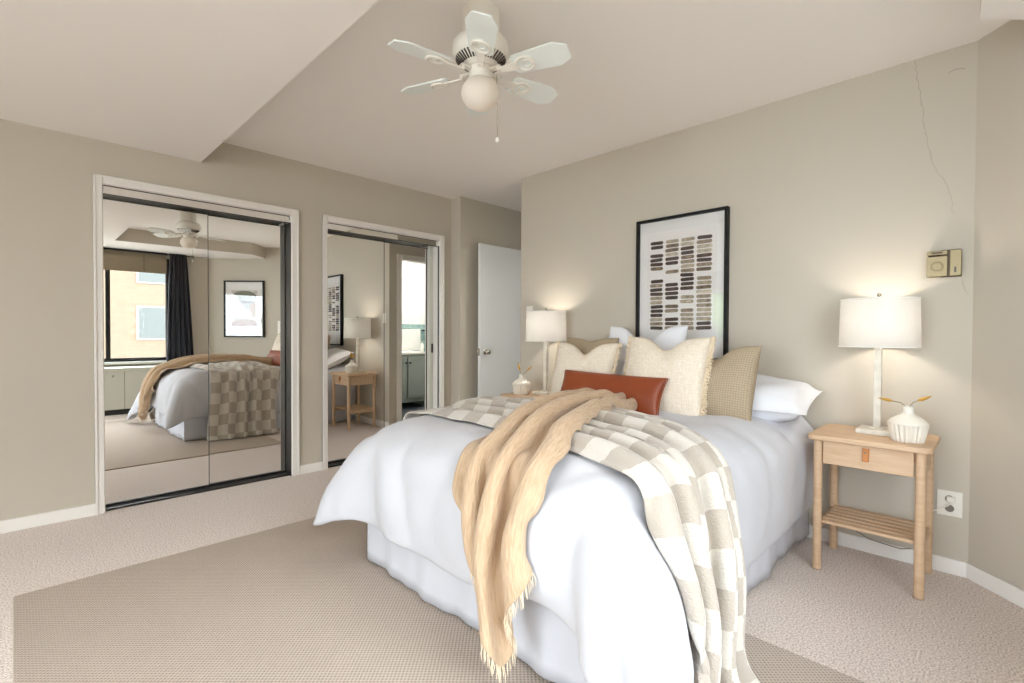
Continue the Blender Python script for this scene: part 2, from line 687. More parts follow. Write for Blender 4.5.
def dup(root, loc, label, group=None, rz=None):
    r = root.copy()
    COL.objects.link(r)
    r.location = loc
    if rz is not None:
        r.rotation_euler = (0, 0, rz)
    r['label'] = label
    if group:
        r['group'] = group

    def kids(src, dst):
        for ch in list(src.children):
            c = ch.copy()
            COL.objects.link(c)
            c.parent = dst
            kids(ch, c)
    kids(root, r)
    return r


# ------------------------------------------------------------------ room shell
YC, XB, HC, HS = 3.933, 3.104, 2.465, 2.292      # closet wall, bed wall, ceiling, soffit
YW, XW = -0.82, -3.0                              # window wall, west wall
D1 = (XB, 0.1)                                    # bed wall / angled wall corner
D2 = (XB - (0.1 - YW), YW)                        # angled wall / window wall corner

struct('floor', MB().box(-3.2, -1.05, -0.12, 5.2, 4.3, 0.0), carpet_m)
struct('ceiling', MB().box(-3.2, -1.05, HC, 5.2, 4.3, HC + 0.14), ceil_m)
sof = MB()
sof.prism([(XW, YW - 0.1), (D2[0], YW - 0.1), (D2[0] + 0.75, D2[1] + 0.5), (2.806, -0.199), (2.53, 0.077), (0.915, 0.0), (0.915, YC + 0.1), (XW, YC + 0.1)], HS, HC + 0.02)
so = struct('ceiling_soffit', sof, [ceil_m, wall_m], smooth=False)
for p in so.data.polygons:
    p.material_index = 1 if abs(p.normal.z) < 0.5 else 0

wc = MB()
for x0, x1, z0, z1 in ((XW - 0.12, 0.366, 0, HC), (1.548, 1.788, 0, HC), (2.97, 3.09, 0, HC), (0.366, 1.548, 2.055, HC), (1.788, 2.97, 2.055, HC)):
    wc.box(x0, YC, z0, x1, YC + 0.17, z1)
wc.box(XW - 0.12, YC + 0.17, 0, 3.09, YC + 0.22, HC)
struct('wall_closet', wc, wall_m, smooth=False)
struct('wall_hall', MB().box(3.09, 3.79, 0, 5.1, 4.15, HC), wall_m, smooth=False)
struct('wall_bed', MB().box(XB, -0.1, 0, XB + 0.1, 2.976, HC), wall_m, smooth=False)
wp = MB()
for x0, x1, z0, z1 in ((XB + 0.1, 3.24, 0, HC), (3.96, 5.1, 0, HC), (3.24, 3.96, 2.03, HC)):
    wp.box(x0, 2.876, z0, x1, 2.976, z1)
struct('wall_partition', wp, wall_m, smooth=False)
struct('wall_end', MB().box(5.0, 2.976, 0, 5.1, 3.79, HC), wall_m, smooth=False)
n45 = Vector((1, -1, 0)).normalized() * 0.1
struct('wall_angled', MB().prism([D1, D2, (D2[0] + n45.x, D2[1] + n45.y), (D1[0] + n45.x, D1[1] + n45.y)], 0, HC), wall_m, smooth=False)
ww = MB()
WX0, WX1, WZ0, WZ1 = -0.95, 1.66, 0.70, 2.22
for x0, x1, z0, z1 in ((XW - 0.12, WX0, 0, HC), (WX1, D2[0] + 0.1, 0, HC), (WX0, WX1, 0, WZ0), (WX0, WX1, WZ1, HC)):
    ww.box(x0, YW - 0.15, z0, x1, YW, z1)
struct('wall_window', ww, wall_m, smooth=False)
wv = MB()
VY0, VY1, VZ0, VZ1 = -0.6, 1.9, 0.25, 2.15
TY0, TY1, TZ0, TZ1 = 3.3, 3.92, 0.85, 1.95
for y0, y1, z0, z1 in ((YW - 0.15, VY0, 0, HC), (VY1, TY0, 0, HC), (TY1, 4.15, 0, HC), (VY0, VY1, 0, VZ0), (VY0, VY1, VZ1, HC), (TY0, TY1, 0, TZ0), (TY0, TY1, TZ1, HC)):
    wv.box(XW - 0.12, y0, z0, XW, y1, z1)
struct('wall_west', wv, wall_m, smooth=False)

# baseboards
for nm, seglist in (('baseboard_closet', ((XW, YC - 0.013, 0.343, YC), (1.577, YC - 0.013, 1.765, YC), (2.996, YC - 0.013, 3.09, YC))),
                    ('baseboard_bed', ((XB - 0.013, 0.1, XB, 2.976),)),
                    ('baseboard_hall', ((3.078, 3.79, 3.09, YC), (3.078, 3.777, 5.0, 3.79)))):
    b = MB()
    for x0, y0, x1, y1 in seglist:
        b.box(x0, y0, 0, x1, y1, 0.072)
    struct(nm, b, base_m, bevel=0.003)
q = n45 * 0.13
struct('baseboard_angled', MB().prism([(D1[0] - 0.002, D1[1]), (D1[0] - q.x, D1[1] - q.y), (D2[0] - q.x, D2[1] - q.y), D2], 0, 0.072), base_m, bevel=0.003)

# hairline crack running down the bed wall, with a short branch near the top
cr = MB()
cpts = [(0.326, 2.464), (0.312, 2.36), (0.298, 2.261), (0.281, 2.112), (0.262, 1.99), (0.257, 1.962), (0.232, 1.90), (0.205, 1.846), (0.183, 1.781), (0.174, 1.686)]
cj_ = random.Random(9)
zz_ = [2.464 - 0.016 * k for k in range(49)]
yy_ = [float(np.interp(-z, [-c[1] for c in cpts], [c[0] for c in cpts])) + cj_.uniform(-0.0045, 0.0045) for z in zz_]
cr.tube([(XB, y, z) for y, z in zip(yy_, zz_)], [0.0012 * (1 - 0.5 * k / 49) * cj_.uniform(0.7, 1.3) for k in range(49)], 6)
cr.tube([(XB, 0.20, 2.355), (XB, 0.18, 2.362), (XB, 0.155, 2.36), (XB, 0.14, 2.352)], 0.0016, 6)
cr.tube([(XB, 0.14, 1.385), (XB, 0.13, 1.34), (XB, 0.118, 1.31)], 0.0008, 6)
crack = finish('crack', cr.bm, mat('crack_shadow', srgb(160, 150, 134), 0.9), bpy.data.objects['wall_bed'])  # crack line in a darker tone than the wall paint
crack['label'] = 'thin jagged plaster crack'

# ------------------------------------------------------------------ mirrored closet doors and their frames
MY1, VB = 4.03, 1.978


def closet(idx, x0, x1, xs, ox0, ox1, dark_gap, right_behind=True):
    t = MB()
    t.box(ox0, YC - 0.015, 0, x0, YC + 0.16, 2.08)
    t.box(x1, YC - 0.015, 0, ox1, YC + 0.16, 2.08)
    t.box(x0, YC - 0.015, 2.03, x1, YC + 0.16, 2.08)
    tr = struct('trim_%d' % idx, t, trim_m, bevel=0.006)
    # outer lip of the casing
    l = MB()
    l.box(ox0, YC - 0.021, 0, ox0 + 0.012, YC, 2.08).box(ox1 - 0.012, YC - 0.021, 0, ox1, YC, 2.08).box(ox0, YC - 0.021, 2.068, ox1, YC, 2.08)
    part('casing_lip', l, trim_m, tr, bevel=0.002)
    tk = MB()
    tk.box(x0, YC + 0.03, 0.0, x1, YC + 0.145, 0.012)
    tk.box(x0, YC + 0.026, 2.0, x1, YC + 0.145, 2.03)
    tk.box(x0, YC + 0.021, VB - 0.005, x1, YC + 0.036, VB)
    if dark_gap:
        tk.box(x1 - 0.004, YC + 0.004, 0.0, x1 + 0.004, YC + 0.14, VB)
    else:
        tk.box(x1 - 0.003, YC + 0.006, 0.0, x1 + 0.004, YC + 0.024, VB)
    part('sliding_track', tk, black_m, tr)
    va = MB().box(x0 + 0.005, YC + 0.022, VB, x1 - 0.005, YC + 0.034, 2.024)
    part('mirrored_valance', va, mirror_m, tr, smooth=False)
    return tr


closet(1, 0.389, 1.521, 0.977, 0.343, 1.575, True)
closet(2, 1.809, 2.945, 2.39, 1.767, 2.994, False)


PR1, PS0, PS1 = 1.515, 2.90, 2.944


def mirror_door(idx, x0, x1, y, label, bars):
    d = struct('door_%d' % idx, MB().box(x0, y, 0.02, x1, y + 0.012, 2.005), mirror_m, smooth=False)
    tag(d, label, 'mirrored door')
    f = MB()
    f.box(x0, y - 0.003, 0.012, x1, y + 0.014, 0.026)
    for (a, b) in bars:
        f.box(a, y - 0.004, 0.012, b, y + 0.016, 2.005)
    part('door_edge', f, black_m, d)
    return d


mirror_door(1, 0.392, 0.979, MY1, 'left mirrored sliding panel of the larger-looking closet, reflecting the window', [(0.389, 0.393), (0.977, 0.980)])
mirror_door(2, 0.979, PR1, MY1 + 0.012, 'mirrored sliding panel with a thick black right edge beside the wall between closets', [(PR1 - 0.004, 1.52)])
mirror_door(3, 1.812, 2.40, MY1 + 0.012, 'mirrored closet panel reflecting the bedside table and lamp', [(1.809, 1.813), (2.398, 2.4005)])
d4 = mirror_door(4, 2.40, PS0 + 0.02, MY1 + 0.016, 'mirrored closet panel reflecting the bathroom doorway', [(2.398, 2.4005)])
part('door_stile', MB().box(PS0, MY1 + 0.004, 0.02, PS1, MY1 + 0.03, 2.0), mat('stile_paint', srgb(214, 216, 204), 0.35), d4, bevel=0.003)
hb = MB().box(PS1 - 0.022, MY1 - 0.002, 0.93, PS1 - 0.004, MY1 + 0.006, 1.02)
part('door_pull', hb, black_m, d4, bevel=0.002)

# ------------------------------------------------------------------ hall: open door, bathroom behind the bed wall
dr = struct('door_5', MB().box(3.25, 3.672, 0.012, 4.03, 3.707, 2.015), door_m, bevel=0.002)
tag(dr, 'white flat slab door standing open at the end of the hall recess', 'door')
kb = MB()
for s, y in ((-1, 3.672), (1, 3.707)):
    kb.lathe([(0.0, y), (0.027, y), (0.027, y + s * 0.006), (0.011, y + s * 0.012), (0.010, y + s * 0.028), (0.022, y + s * 0.036), (0.027, y + s * 0.05), (0.022, y + s * 0.062), (0.0, y + s * 0.066)], (3.312, 0, 0.938), 20, 'y')
part('door_knob', kb, chrome_m, dr)
part('latch_plate', MB().box(3.2485, 3.679, 0.90, 3.251, 3.70, 0.975), chrome_m, dr)

bt = MB()
for x0, x1, z0, z1 in ((3.205, 3.27, 0, 2.065), (3.93, 3.995, 0, 2.065), (3.27, 3.93, 2.0, 2.065)):
    bt.box(x0, 2.868, z0, x1, 2.99, z1)
struct('trim_3', bt, trim_m, bevel=0.005)
bw = MB()
bw.box(XB + 0.1, 1.2, 0, XB + 0.12, 2.876, HC)
bw.box(XB + 0.1, 1.1, 0, 5.1, 1.2, HC)
bw.box(5.0, 1.2, 0, 5.1, 2.876, HC)
struct('wall_bathroom', bw, bathwall_m, smooth=False)
tw = MB()
tw.box(XB + 0.12, 1.2, 0, 5.0, 1.212, 1.27)
tw.box(4.988, 1.212, 0, 5.0, 2.876, 1.27)
struct('trim_4', tw, tile_m, smooth=False)
struct('floor_bathroom', MB().box(XB + 0.1, 1.2, 0, 5.0, 2.92, 0.006), slate_m, smooth=False)

v = thing('bathroom_vanity', 'grey-green two-door bathroom vanity with white top seen through the mirrored doorway', 'vanity', (4.09, 1.56, 0.006))
part('body', MB().box(-0.42, -0.33, 0.09, 0.42, 0.27, 0.80).box(-0.40, -0.33, 0.0, -0.32, 0.265, 0.09).box(0.32, -0.33, 0.0, 0.40, 0.265, 0.09), vanity_m, v, bevel=0.003)
for x in (-0.375, 0.015):
    d = MB().box(x, 0.27, 0.16, x + 0.365, 0.288, 0.76)
    dd = part('door', d, vanity_m, v, bevel=0.003)
    f = MB()
    f.box(x, 0.288, 0.16, x + 0.05, 0.295, 0.76).box(x + 0.315, 0.288, 0.16, x + 0.365, 0.295, 0.76).box(x + 0.05, 0.288, 0.16, x + 0.315, 0.295, 0.21).box(x + 0.05, 0.288, 0.71, x + 0.315, 0.295, 0.76)
    part('door_frame', f, vanity_m, dd, bevel=0.002)
    kx = x + 0.34 if x < 0 else x + 0.025
    part('knob', MB().lathe([(0.006, 0.295), (0.006, 0.31), (0.016, 0.316), (0.016, 0.325), (0.0, 0.33)], (kx, 0, 0.68), 14, 'y'), black_m, dd)
part('countertop', MB().box(-0.44, -0.345, 0.80, 0.44, 0.295, 0.835), top_m, v, bevel=0.006)
fc = MB().tube([(0.05, -0.22, 0.835), (0.05, -0.22, 0.95), (0.05, -0.19, 0.99), (0.05, -0.13, 1.0), (0.05, -0.08, 0.975)], 0.012, 10)
part('faucet', fc, chrome_m, v)

sp = thing('soap_bottle', 'white pump soap bottle on the bathroom vanity top', 'soap bottle', (4.44, 1.72, 0.841))
part('bottle', MB().lathe([(0.0, 0), (0.03, 0), (0.034, 0.01), (0.034, 0.10), (0.02, 0.125), (0.011, 0.13), (0.011, 0.14)], n=20), porcelain_m, sp)
part('pump', MB().lathe([(0.006, 0.14), (0.006, 0.165), (0.014, 0.167), (0.014, 0.176), (0.0, 0.178)], n=14).box(-0.004, -0.003, 0.168, 0.04, 0.003, 0.175), chrome_m, sp)

tb = thing('towel_bar', 'dark towel bar on the teal tiled bathroom wall', 'towel bar', (4.55, 1.212, 1.17))
part('bar', MB().tube([(-0.28, 0.06, 0), (0.28, 0.06, 0)], 0.008, 10), black_m, tb)
for x in (-0.27, 0.27):
    part('bracket', MB().lathe([(0.018, 0), (0.018, 0.008), (0.008, 0.012), (0.008, 0.062)], (x, 0, 0), 14, 'y'), black_m, tb)
tg = MB()
for k, (y0, y1) in enumerate(((0.069, 0.083), (0.037, 0.051))):
    tg.box(4.55 - 0.22, 1.212 + y0, 0.84 + 0.05 * k, 4.55 + 0.16, 1.212 + y1, 1.175)
tg.box(4.33, 1.249, 1.175, 4.71, 1.295, 1.19)
tag(finish('hand_towel', tg.bm, towel_m, bevel=0.006), 'white towel folded over the bathroom towel bar', 'towel')

to = thing('toilet', 'white toilet at the right of the bathroom vanity', 'toilet', (4.80, 2.25, 0.006), 0)
part('bowl', MB().lathe([(0.11, 0), (0.10, 0.05), (0.10, 0.2), (0.16, 0.32), (0.175, 0.38), (0.15, 0.385)], (-0.2, 0, 0), 24), porcelain_m, to)
part('seat', MB().lathe([(0.18, 0.39), (0.185, 0.40), (0.18, 0.415), (0.0, 0.42)], (-0.2, 0, 0), 24), porcelain_m, to)
part('tank', MB().box(-0.01, -0.2, 0.36, 0.17, 0.2, 0.74), porcelain_m, to, bevel=0.02)
part('tank_lid', MB().box(-0.02, -0.21, 0.74, 0.18, 0.21, 0.77), porcelain_m, to, bevel=0.008)

mc = thing('bathroom_mirror', 'narrow metal-framed mirror hanging on the bathroom side wall', 'mirror', (5.0, 1.72, 1.27))
f = MB()
f.box(-0.025, -0.3, 0, 0, -0.28, 0.62).box(-0.025, 0.28, 0, 0, 0.3, 0.62).box(-0.025, -0.28, 0, 0, 0.28, 0.02).box(-0.025, -0.28, 0.6, 0, 0.28, 0.62)
part('frame', f, chrome_m, mc, bevel=0.002)
part('glass', MB().box(-0.012, -0.28, 0.02, -0.004, 0.28, 0.6), mirror_m, mc, smooth=False)
vl = thing('vanity_light', 'small white glass wall light above the bathroom mirror', 'wall light', (5.0, 1.72, 2.02))
part('back_plate', MB().lathe([(0.05, 0), (0.05, -0.02), (0.012, -0.03), (0.012, -0.09)], n=20, axis='x'), chrome_m, vl)
sh = translucent('vanity_glass_lit', (0.9, 0.9, 0.88), 6.0, 0.4, ecol=(1, 0.96, 0.9))
part('glass_shade', MB().ball((-0.1, 0, 0.0), 0.055, 0.055, 0.065), sh, vl)
point_light('vanity_light_bulb', (4.35, 2.35, 2.2), 42, (1.0, 0.97, 0.92), 0.09)  # added lamp hung free in the room to brighten it, away from the fixture

# ------------------------------------------------------------------ windows (behind the camera, only the first seen in the mirrors)


def window(idx, M, w, h, mull, frame_mat):
    """local frame: x along, y outward depth, z up; lower left corner at 0"""
    f = MB()
    fwid = 0.05
    f.box(0, 0.03, 0, w, 0.10, fwid, M).box(0, 0.03, h - fwid, w, 0.10, h, M).box(0, 0.03, fwid, fwid, 0.10, h - fwid, M).box(w - fwid, 0.03, fwid, w, 0.10, h - fwid, M)
    for x in mull:
        f.box(x - 0.025, 0.035, fwid, x + 0.025, 0.095, h - fwid, M)
    fr = struct('window_%d' % idx, f, frame_mat, smooth=False)
    xs = [fwid] + [v for x in mull for v in (x - 0.025, x + 0.025)] + [w - fwid]
    for a, b in zip(xs[::2], xs[1::2]):
        part('window_pane', MB().box(a, 0.062, fwid, b, 0.068, h - fwid, M), winglass_m, fr, smooth=False)
    return fr


Mw = Matrix(((1, 0, 0, WX0), (0, -1, 0, YW), (0, 0, 1, WZ0), (0, 0, 0, 1)))
window(1, Mw, WX1 - WX0, WZ1 - WZ0, [0.93 - WX0], black_m)
Mv = Matrix(((0, -1, 0, XW), (1, 0, 0, VY0), (0, 0, 1, VZ0), (0, 0, 0, 1)))
window(2, Mv, VY1 - VY0, VZ1 - VZ0, [1.25], white_m)  # unseen side window, placed and sized for its light on the bed wall
Mt = Matrix(((0, -1, 0, XW), (1, 0, 0, TY0), (0, 0, 1, TZ0), (0, 0, 0, 1)))
window(3, Mt, TY1 - TY0, TZ1 - TZ0, [], white_m)
struct('trim_5', MB().box(WX0 - 0.04, YW, WZ0 - 0.035, WX1 + 0.04, YW + 0.05, WZ0), white_m, bevel=0.004)
struct('trim_6', MB().box(XW, VY0 - 0.04, VZ0 - 0.035, XW + 0.05, VY1 + 0.04, VZ0), white_m, bevel=0.004)

bl = thing('roman_blind', 'woven brown roman blind pulled up at the top of the window', 'window blind', (0.18, YW + 0.03, 1.985))
part('head_rail', MB().box(-1.45, 0, 0.28, 1.42, 0.035, 0.305), black_m, bl)
sl = MB()
for k in range(3):
    z = 0.0 + 0.03 * k
    sl.box(-1.45, 0.012 + 0.008 * k, z, 1.42, 0.02 + 0.008 * k, 0.13 + 0.04 * k)
sl.box(-1.45, 0.006, 0.1, 1.42, 0.012, 0.28)
part('slats', sl, blind_m, bl)
for x in (-0.9, 0.0, 0.55, 1.15):
    part('cord', MB().tube([(x, 0.04, 0.0), (x, 0.04, 0.28)], 0.004, 6), mat('blind_cord', srgb(120, 104, 86), 0.8), bl)

cu = thing('curtain', 'dark navy curtain hanging in folds at the end of the window', 'curtain', (1.74, YW + 0.09, 0.66))
cb = MB()
nx, nz = 60, 24
g = []
for j in range(nz + 1):
    z = 1.67 * j / nz
    hw = 0.10 + 0.075 * (1 - j / nz) ** 0.8
    row = []
    for i in range(nx + 1):
        s = i / nx
        x = (s - 0.5) * 2 * hw + 0.02 * (1 - j / nz)
        y = 0.03 * math.sin(s * 5 * 2 * math.pi + 0.4 * math.sin(z * 2)) * (0.7 + 0.3 * (1 - j / nz))
        row.append(cb.bm.verts.new((x, y, z)))
    g.append(row)
for j in range(nz):
    for i in range(nx):
        cb.bm.faces.new((g[j][i], g[j][i + 1], g[j + 1][i + 1], g[j + 1][i]))
pc = part('panel', cb, curtain_m, cu)
pc.modifiers.new('thick', 'SOLIDIFY').thickness = 0.006
part('header', MB().box(-0.11, -0.035, 1.65, 0.12, 0.035, 1.69), curtain_m, cu, bevel=0.012)
rod = thing('curtain_rod', 'thin dark curtain rod above the window', 'curtain rod', (0.3, YW + 0.09, 2.272))
part('pole', MB().tube([(-1.6, 0, 0), (1.62, 0, 0)], 0.009, 10), black_m, rod)
part('finial', MB().ball((1.63, 0, 0), 0.018), black_m, rod)
part('bracket', MB().box(1.3, -0.09, -0.008, 1.315, 0.0, 0.008), black_m, rod)

rc = thing('radiator_cabinet', 'long pale grey-green radiator cabinet under the window', 'radiator cabinet', (0.0, YW + 0.012, 0))
part('body', MB().box(-1.48, 0, 0.075, 1.85, 0.40, 0.59), radiator_m, rc, bevel=0.004)
part('top', MB().box(-1.49, 0, 0.59, 1.86, 0.42, 0.635), radiator_m, rc, bevel=0.006)
part('toe_kick', MB().box(-1.48, 0, 0.0, 1.85, 0.36, 0.075), black_m, rc)
for x in (-0.75, 0.35, 1.05):
    part('seam', MB().box(x, 0.399, 0.08, x + 0.006, 0.402, 0.585), mat('seam_grey', srgb(120, 120, 110), 0.6), rc)
part('latch', MB().lathe([(0.012, 0.40), (0.012, 0.408), (0.0, 0.41)], (0.93, 0, 0.53), 14, 'y'), chrome_m, rc)

# outdoors
struct('ground', MB().box(-40, -40, -6.2, 40, 40, -6.0), concrete_m)
fb = thing('apartment_building', 'cream brick apartment block across from the window', 'building', (1.5, -14.0, -6))
part('facade', MB().box(-14, -6, 0, 14, 0, 14.2), facade_m, fb, smooth=False)
for zc in (2.74, 4.79, 6.84, 8.89, 10.94):
    for xc in (-8.2, -4.6, -1.0, 2.59, 6.2, 9.8):
        w_ = part('window', MB().box(xc - 1.0, -0.02, zc, xc + 1.0, 0.03, zc + 1.24), mat('facade_frame', srgb(128, 124, 118), 0.5), fb)
        part('pane', MB().box(xc - 0.93, 0.028, zc + 0.06, xc - 0.04, 0.036, zc + 1.18).box(xc + 0.04, 0.028, zc + 0.06, xc + 0.93, 0.036, zc + 1.18), winpane_m, w_, smooth=False)


def tree(x, y, h, sc, label, seed):
    t = thing('tree', label, 'tree', (x, y, -6))
    R = random.Random(seed)
    part('trunk', MB().tube([(0, 0, 0), (0.05, 0.1, h * 0.4), (0.0, 0.0, h * 0.8)], [0.28, 0.2, 0.1], 10), bark_m, t)
    c = MB()
    for k in range(46):
        a, ph = R.uniform(0, 6.28), R.uniform(-0.9, 1.2)
        rad = sc * (0.5 + 0.5 * R.random())
        bmesh.ops.create_icosphere(c.bm, subdivisions=2, radius=sc * R.uniform(0.22, 0.42), matrix=Matrix.Translation((rad * math.cos(a) * math.cos(ph), rad * math.sin(a) * math.cos(ph), h * 0.85 + rad * math.sin(ph))))
    for v in c.bm.verts:
        v.co += Vector((R.uniform(-1, 1), R.uniform(-1, 1), R.uniform(-1, 1))) * 0.12
    part('crown', c, leafg_m, t, smooth=False)
    return t


tree(-9.0, 6.3, 8.3, 2.4, 'leafy yellow-green tree outside, reflected in the glass of the print above the bed', 3)

# ------------------------------------------------------------------ rug
rg = MB().box(0, 0, 0, 1.927, 2.755, 0.009)
ro = finish('area_rug', rg.bm, rug_m, bevel=0.004)
ro.location = (-0.012, 0.18, 0.0)
tag(ro, 'flat tan woven sisal area rug under the foot of the bed', 'rug')

# ------------------------------------------------------------------ cloth solver (position based, numpy)


class Cloth:
    def __init__(self, P, rest_uv, bend=0.25, compress=1.0, shear=0.6):
        """P: (nu,nv,3) start, rest_uv: (nu,nv,2) flat metric coordinates"""
        self.nu, self.nv = P.shape[:2]
        self.P = P.reshape(-1, 3).astype(float).copy()
        self.Q = self.P.copy()
        uv = rest_uv.reshape(-1, 2)
        ids = np.arange(self.nu * self.nv).reshape(self.nu, self.nv)
        G = []

        def add(a, b, k, comp):
            a, b = a.ravel(), b.ravel()
            if len(a):
                G.append((a, b, np.linalg.norm(uv[a] - uv[b], axis=1), k, comp))
        for s in (0, 1):
            add(ids[s:-1:2, :], ids[s + 1::2, :][:len(ids[s:-1:2])], 1.0, compress)
            add(ids[:, s:-1:2], ids[:, s + 1::2][:, :ids[:, s:-1:2].shape[1]], 1.0, compress)
            add(ids[s:-1:2, :-1], ids[s + 1::2, 1:][:len(ids[s:-1:2])], shear, compress)
            add(ids[s:-1:2, 1:], ids[s + 1::2, :-1][:len(ids[s:-1:2])], shear, compress)
        for st in (2, 4):
            for s in range(2 * st):
                if bend > 0:
                    a = ids[:-st, :]
                    sel = np.arange(a.shape[0]) % (2 * st) == s
                    add(ids[:-st][sel], ids[st:][sel], bend, 1.0)
                    a = ids[:, :-st]
                    sel = np.arange(a.shape[1]) % (2 * st) == s
                    add(ids[:, :-st][:, sel], ids[:, st:][:, sel], bend, 1.0)
        self.G = G
        self.pin = None

    def run(self, steps, collide, iters=12, dt=1 / 60, damp=0.985, mu=0.4, g=9.8, after=None):
        for st in range(steps):
            V = (self.P - self.Q) * damp
            sp = np.linalg.norm(V, axis=1, keepdims=True)
            V *= np.minimum(1, 0.03 / np.maximum(sp, 1e-9))
            self.Q = self.P.copy()
            P = self.P + V
            P[:, 2] -= g * dt * dt
            for it in range(iters):
                for a, b, L, k, comp in self.G:
                    d = P[b] - P[a]
                    l = np.sqrt((d * d).sum(1)) + 1e-9
                    e = (l - L) / l
                    if comp < 1:
                        e = np.where(e < 0, e * comp, e)
                    c = d * (0.5 * k * e)[:, None]
                    P[a] += c
                    P[b] -= c
                if self.pin is not None:
                    idx, tgt, w = self.pin
                    P[idx] += (tgt - P[idx]) * w
                if it % 4 == 3:
                    P, hit = collide(P, False)
            P, hit = collide(P, True)
            self.P = P
            self.Q[hit] = P[hit] - (P[hit] - self.Q[hit]) * (1 - mu)
        return self.P.reshape(self.nu, self.nv, 3)


def push_box(P, lo, hi, r, off):
    lo = np.array(lo) + r
    hi = np.array(hi) - r
    c, h = (lo + hi) / 2, (hi - lo) / 2
    d = P - c
    q = np.abs(d) - h
    qp = np.maximum(q, 0)
    n = np.sqrt((qp * qp).sum(1))
    ins = n < 1e-9
    dist = np.where(ins, q.max(1), n) - r
    hit = dist < off
    if hit.any():
        g = np.where(ins[:, None], 0, qp / np.maximum(n, 1e-9)[:, None])
        k = q.argmax(1)
        g[np.arange(len(P))[ins], k[ins]] = 1
        g *= np.where(d < 0, -1, 1)
        P[hit] += g[hit] * (off - dist[hit])[:, None]
    return P, hit


def push_cone(P, ax, ay, ztop, slope_x, zmax):
    d = P[:, :2] - np.array([ax, ay])
    rad = np.sqrt((d * d).sum(1)) + 1e-9
    R = np.maximum(0, (ztop - P[:, 2])) * slope_x
    hit = (rad < R) & (P[:, 2] < zmax)
    P[hit, :2] += d[hit] * ((R[hit] - rad[hit]) / rad[hit])[:, None]
    return P, hit


def push_floor(P, z):
    hit = P[:, 2] < z
    P[hit, 2] = z
    return P, hit


def bed_collide(off):
    def f(P, fin):
        P, h1 = push_box(P, (1.19, 0.745, 0.10), (3.6, 2.19, 0.66), 0.19, off)
        P, h2 = push_box(P, (1.195, 0.75, -0.5), (3.6, 2.19, 0.60), 0.02, off)
        P, h3 = push_floor(P, 0.012 + off)
        return P, h1 | h2 | h3
    return f


# ------------------------------------------------------------------ bed
bed = thing('bed', 'full-size bed with white gathered skirt against the taupe wall', 'bed', (2.15, 1.47, 0.0))
BX, BY = 2.15, 1.47
part('mattress', MB().box(1.225 - BX, 0.78 - BY, 0.40, 3.09 - BX, 2.165 - BY, 0.66), mattress_m, bed, bevel=0.06, seg=4)
part('box_spring', MB().box(1.235 - BX, 0.79 - BY, 0.17, 3.08 - BX, 2.155 - BY, 0.40), mattress_m, bed, bevel=0.02)
lg = MB()
for x in (1.32, 2.15, 2.98):
    for y in (0.88, 2.06):
        part('leg', MB().lathe([(0.02, 0.01), (0.02, 0.17)], (x - BX, y - BY, 0), 12), black_m, bed)
sk = MB()
per = []
x0, x1, y0, y1 = 1.208, 3.085, 0.765, 2.18
for k in range(90):
    per.append((x1 + (x0 - x1) * k / 90, y0, 0, -1))
for k in range(70):
    per.append((x0, y0 + (y1 - y0) * k / 70, -1, 0))
for k in range(91):
    per.append((x0 + (x1 - x0) * k / 90, y1, 0, 1))
rows = []
rs = random.Random(4)
phs = [rs.uniform(0, 6.28) for _ in range(6)]
for j in range(9):
    t = j / 8
    row = []
    for k, (x, y, nx_, ny_) in enumerate(per):
        s = k * 0.0205
        cw = min(1, min(abs(k - 90), abs(k - 160)) / 5)
        am = t * cw
        d = am * (0.008 * math.sin(s * 9 + phs[0]) + 0.006 * math.sin(s * 21 + phs[1]) + 0.004 * math.sin(s * 47 + phs[2])) + 0.006 * t
        hem = 0.018 + 0.003 * math.sin(s * 6 + phs[3])
        row.append(sk.bm.verts.new((x + nx_ * d - BX, y + ny_ * d - BY, 0.40 + (hem - 0.40) * t)))
    rows.append(row)
for a, b in zip(rows, rows[1:]):
    for k in range(len(per) - 1):
        sk.bm.faces.new((a[k], a[k + 1], b[k + 1], b[k]))
sko = part('bed_skirt', sk, skirt_m, bed)
md = sko.modifiers.new('thick', 'SOLIDIFY')
md.thickness = 0.004
md.offset = 0


def grid_object(name, P, material, uvs=None, parent=None, thick=0.01, sub=1, offset=1.0):
    nu, nv = P.shape[:2]
    me = bpy.data.meshes.new(name)
    ids = np.arange(nu * nv).reshape(nu, nv)
    faces = np.stack([ids[:-1, :-1], ids[1:, :-1], ids[1:, 1:], ids[:-1, 1:]], -1).reshape(-1, 4)
    me.from_pydata(P.reshape(-1, 3).tolist(), [], faces.tolist())
    if uvs is not None:
        ul = me.uv_layers.new(name='UVMap')
        vi = np.empty(len(me.loops), dtype=np.int32)
        me.loops.foreach_get('vertex_index', vi)
        ul.data.foreach_set('uv', uvs.reshape(-1, 2)[vi].astype(np.float32).ravel())
    me.shade_smooth()
    me.materials.append(material)
    o = bpy.data.objects.new(name, me)
    COL.objects.link(o)
    if thick:
        md = o.modifiers.new('thick', 'SOLIDIFY')
        md.thickness = thick
        md.offset = offset
    if sub:
        md = o.modifiers.new('smooth', 'SUBSURF')
        md.levels = sub
        md.render_levels = sub
    if parent is not None:
        o.parent = parent
    return o


def grid_normals(P):
    du = np.gradient(P, axis=0)
    dv = np.gradient(P, axis=1)
    n = np.cross(du, dv)
    return n / (np.linalg.norm(n, axis=2, keepdims=True) + 1e-9)


def blur(P, n=1):
    for _ in range(n):
        Q = P.copy()
        Q[1:-1] = 0.5 * P[1:-1] + 0.25 * (P[:-2] + P[2:])
        R = Q.copy()
        R[:, 1:-1] = 0.5 * Q[:, 1:-1] + 0.25 * (Q[:, :-2] + Q[:, 2:])
        P = R
    return P


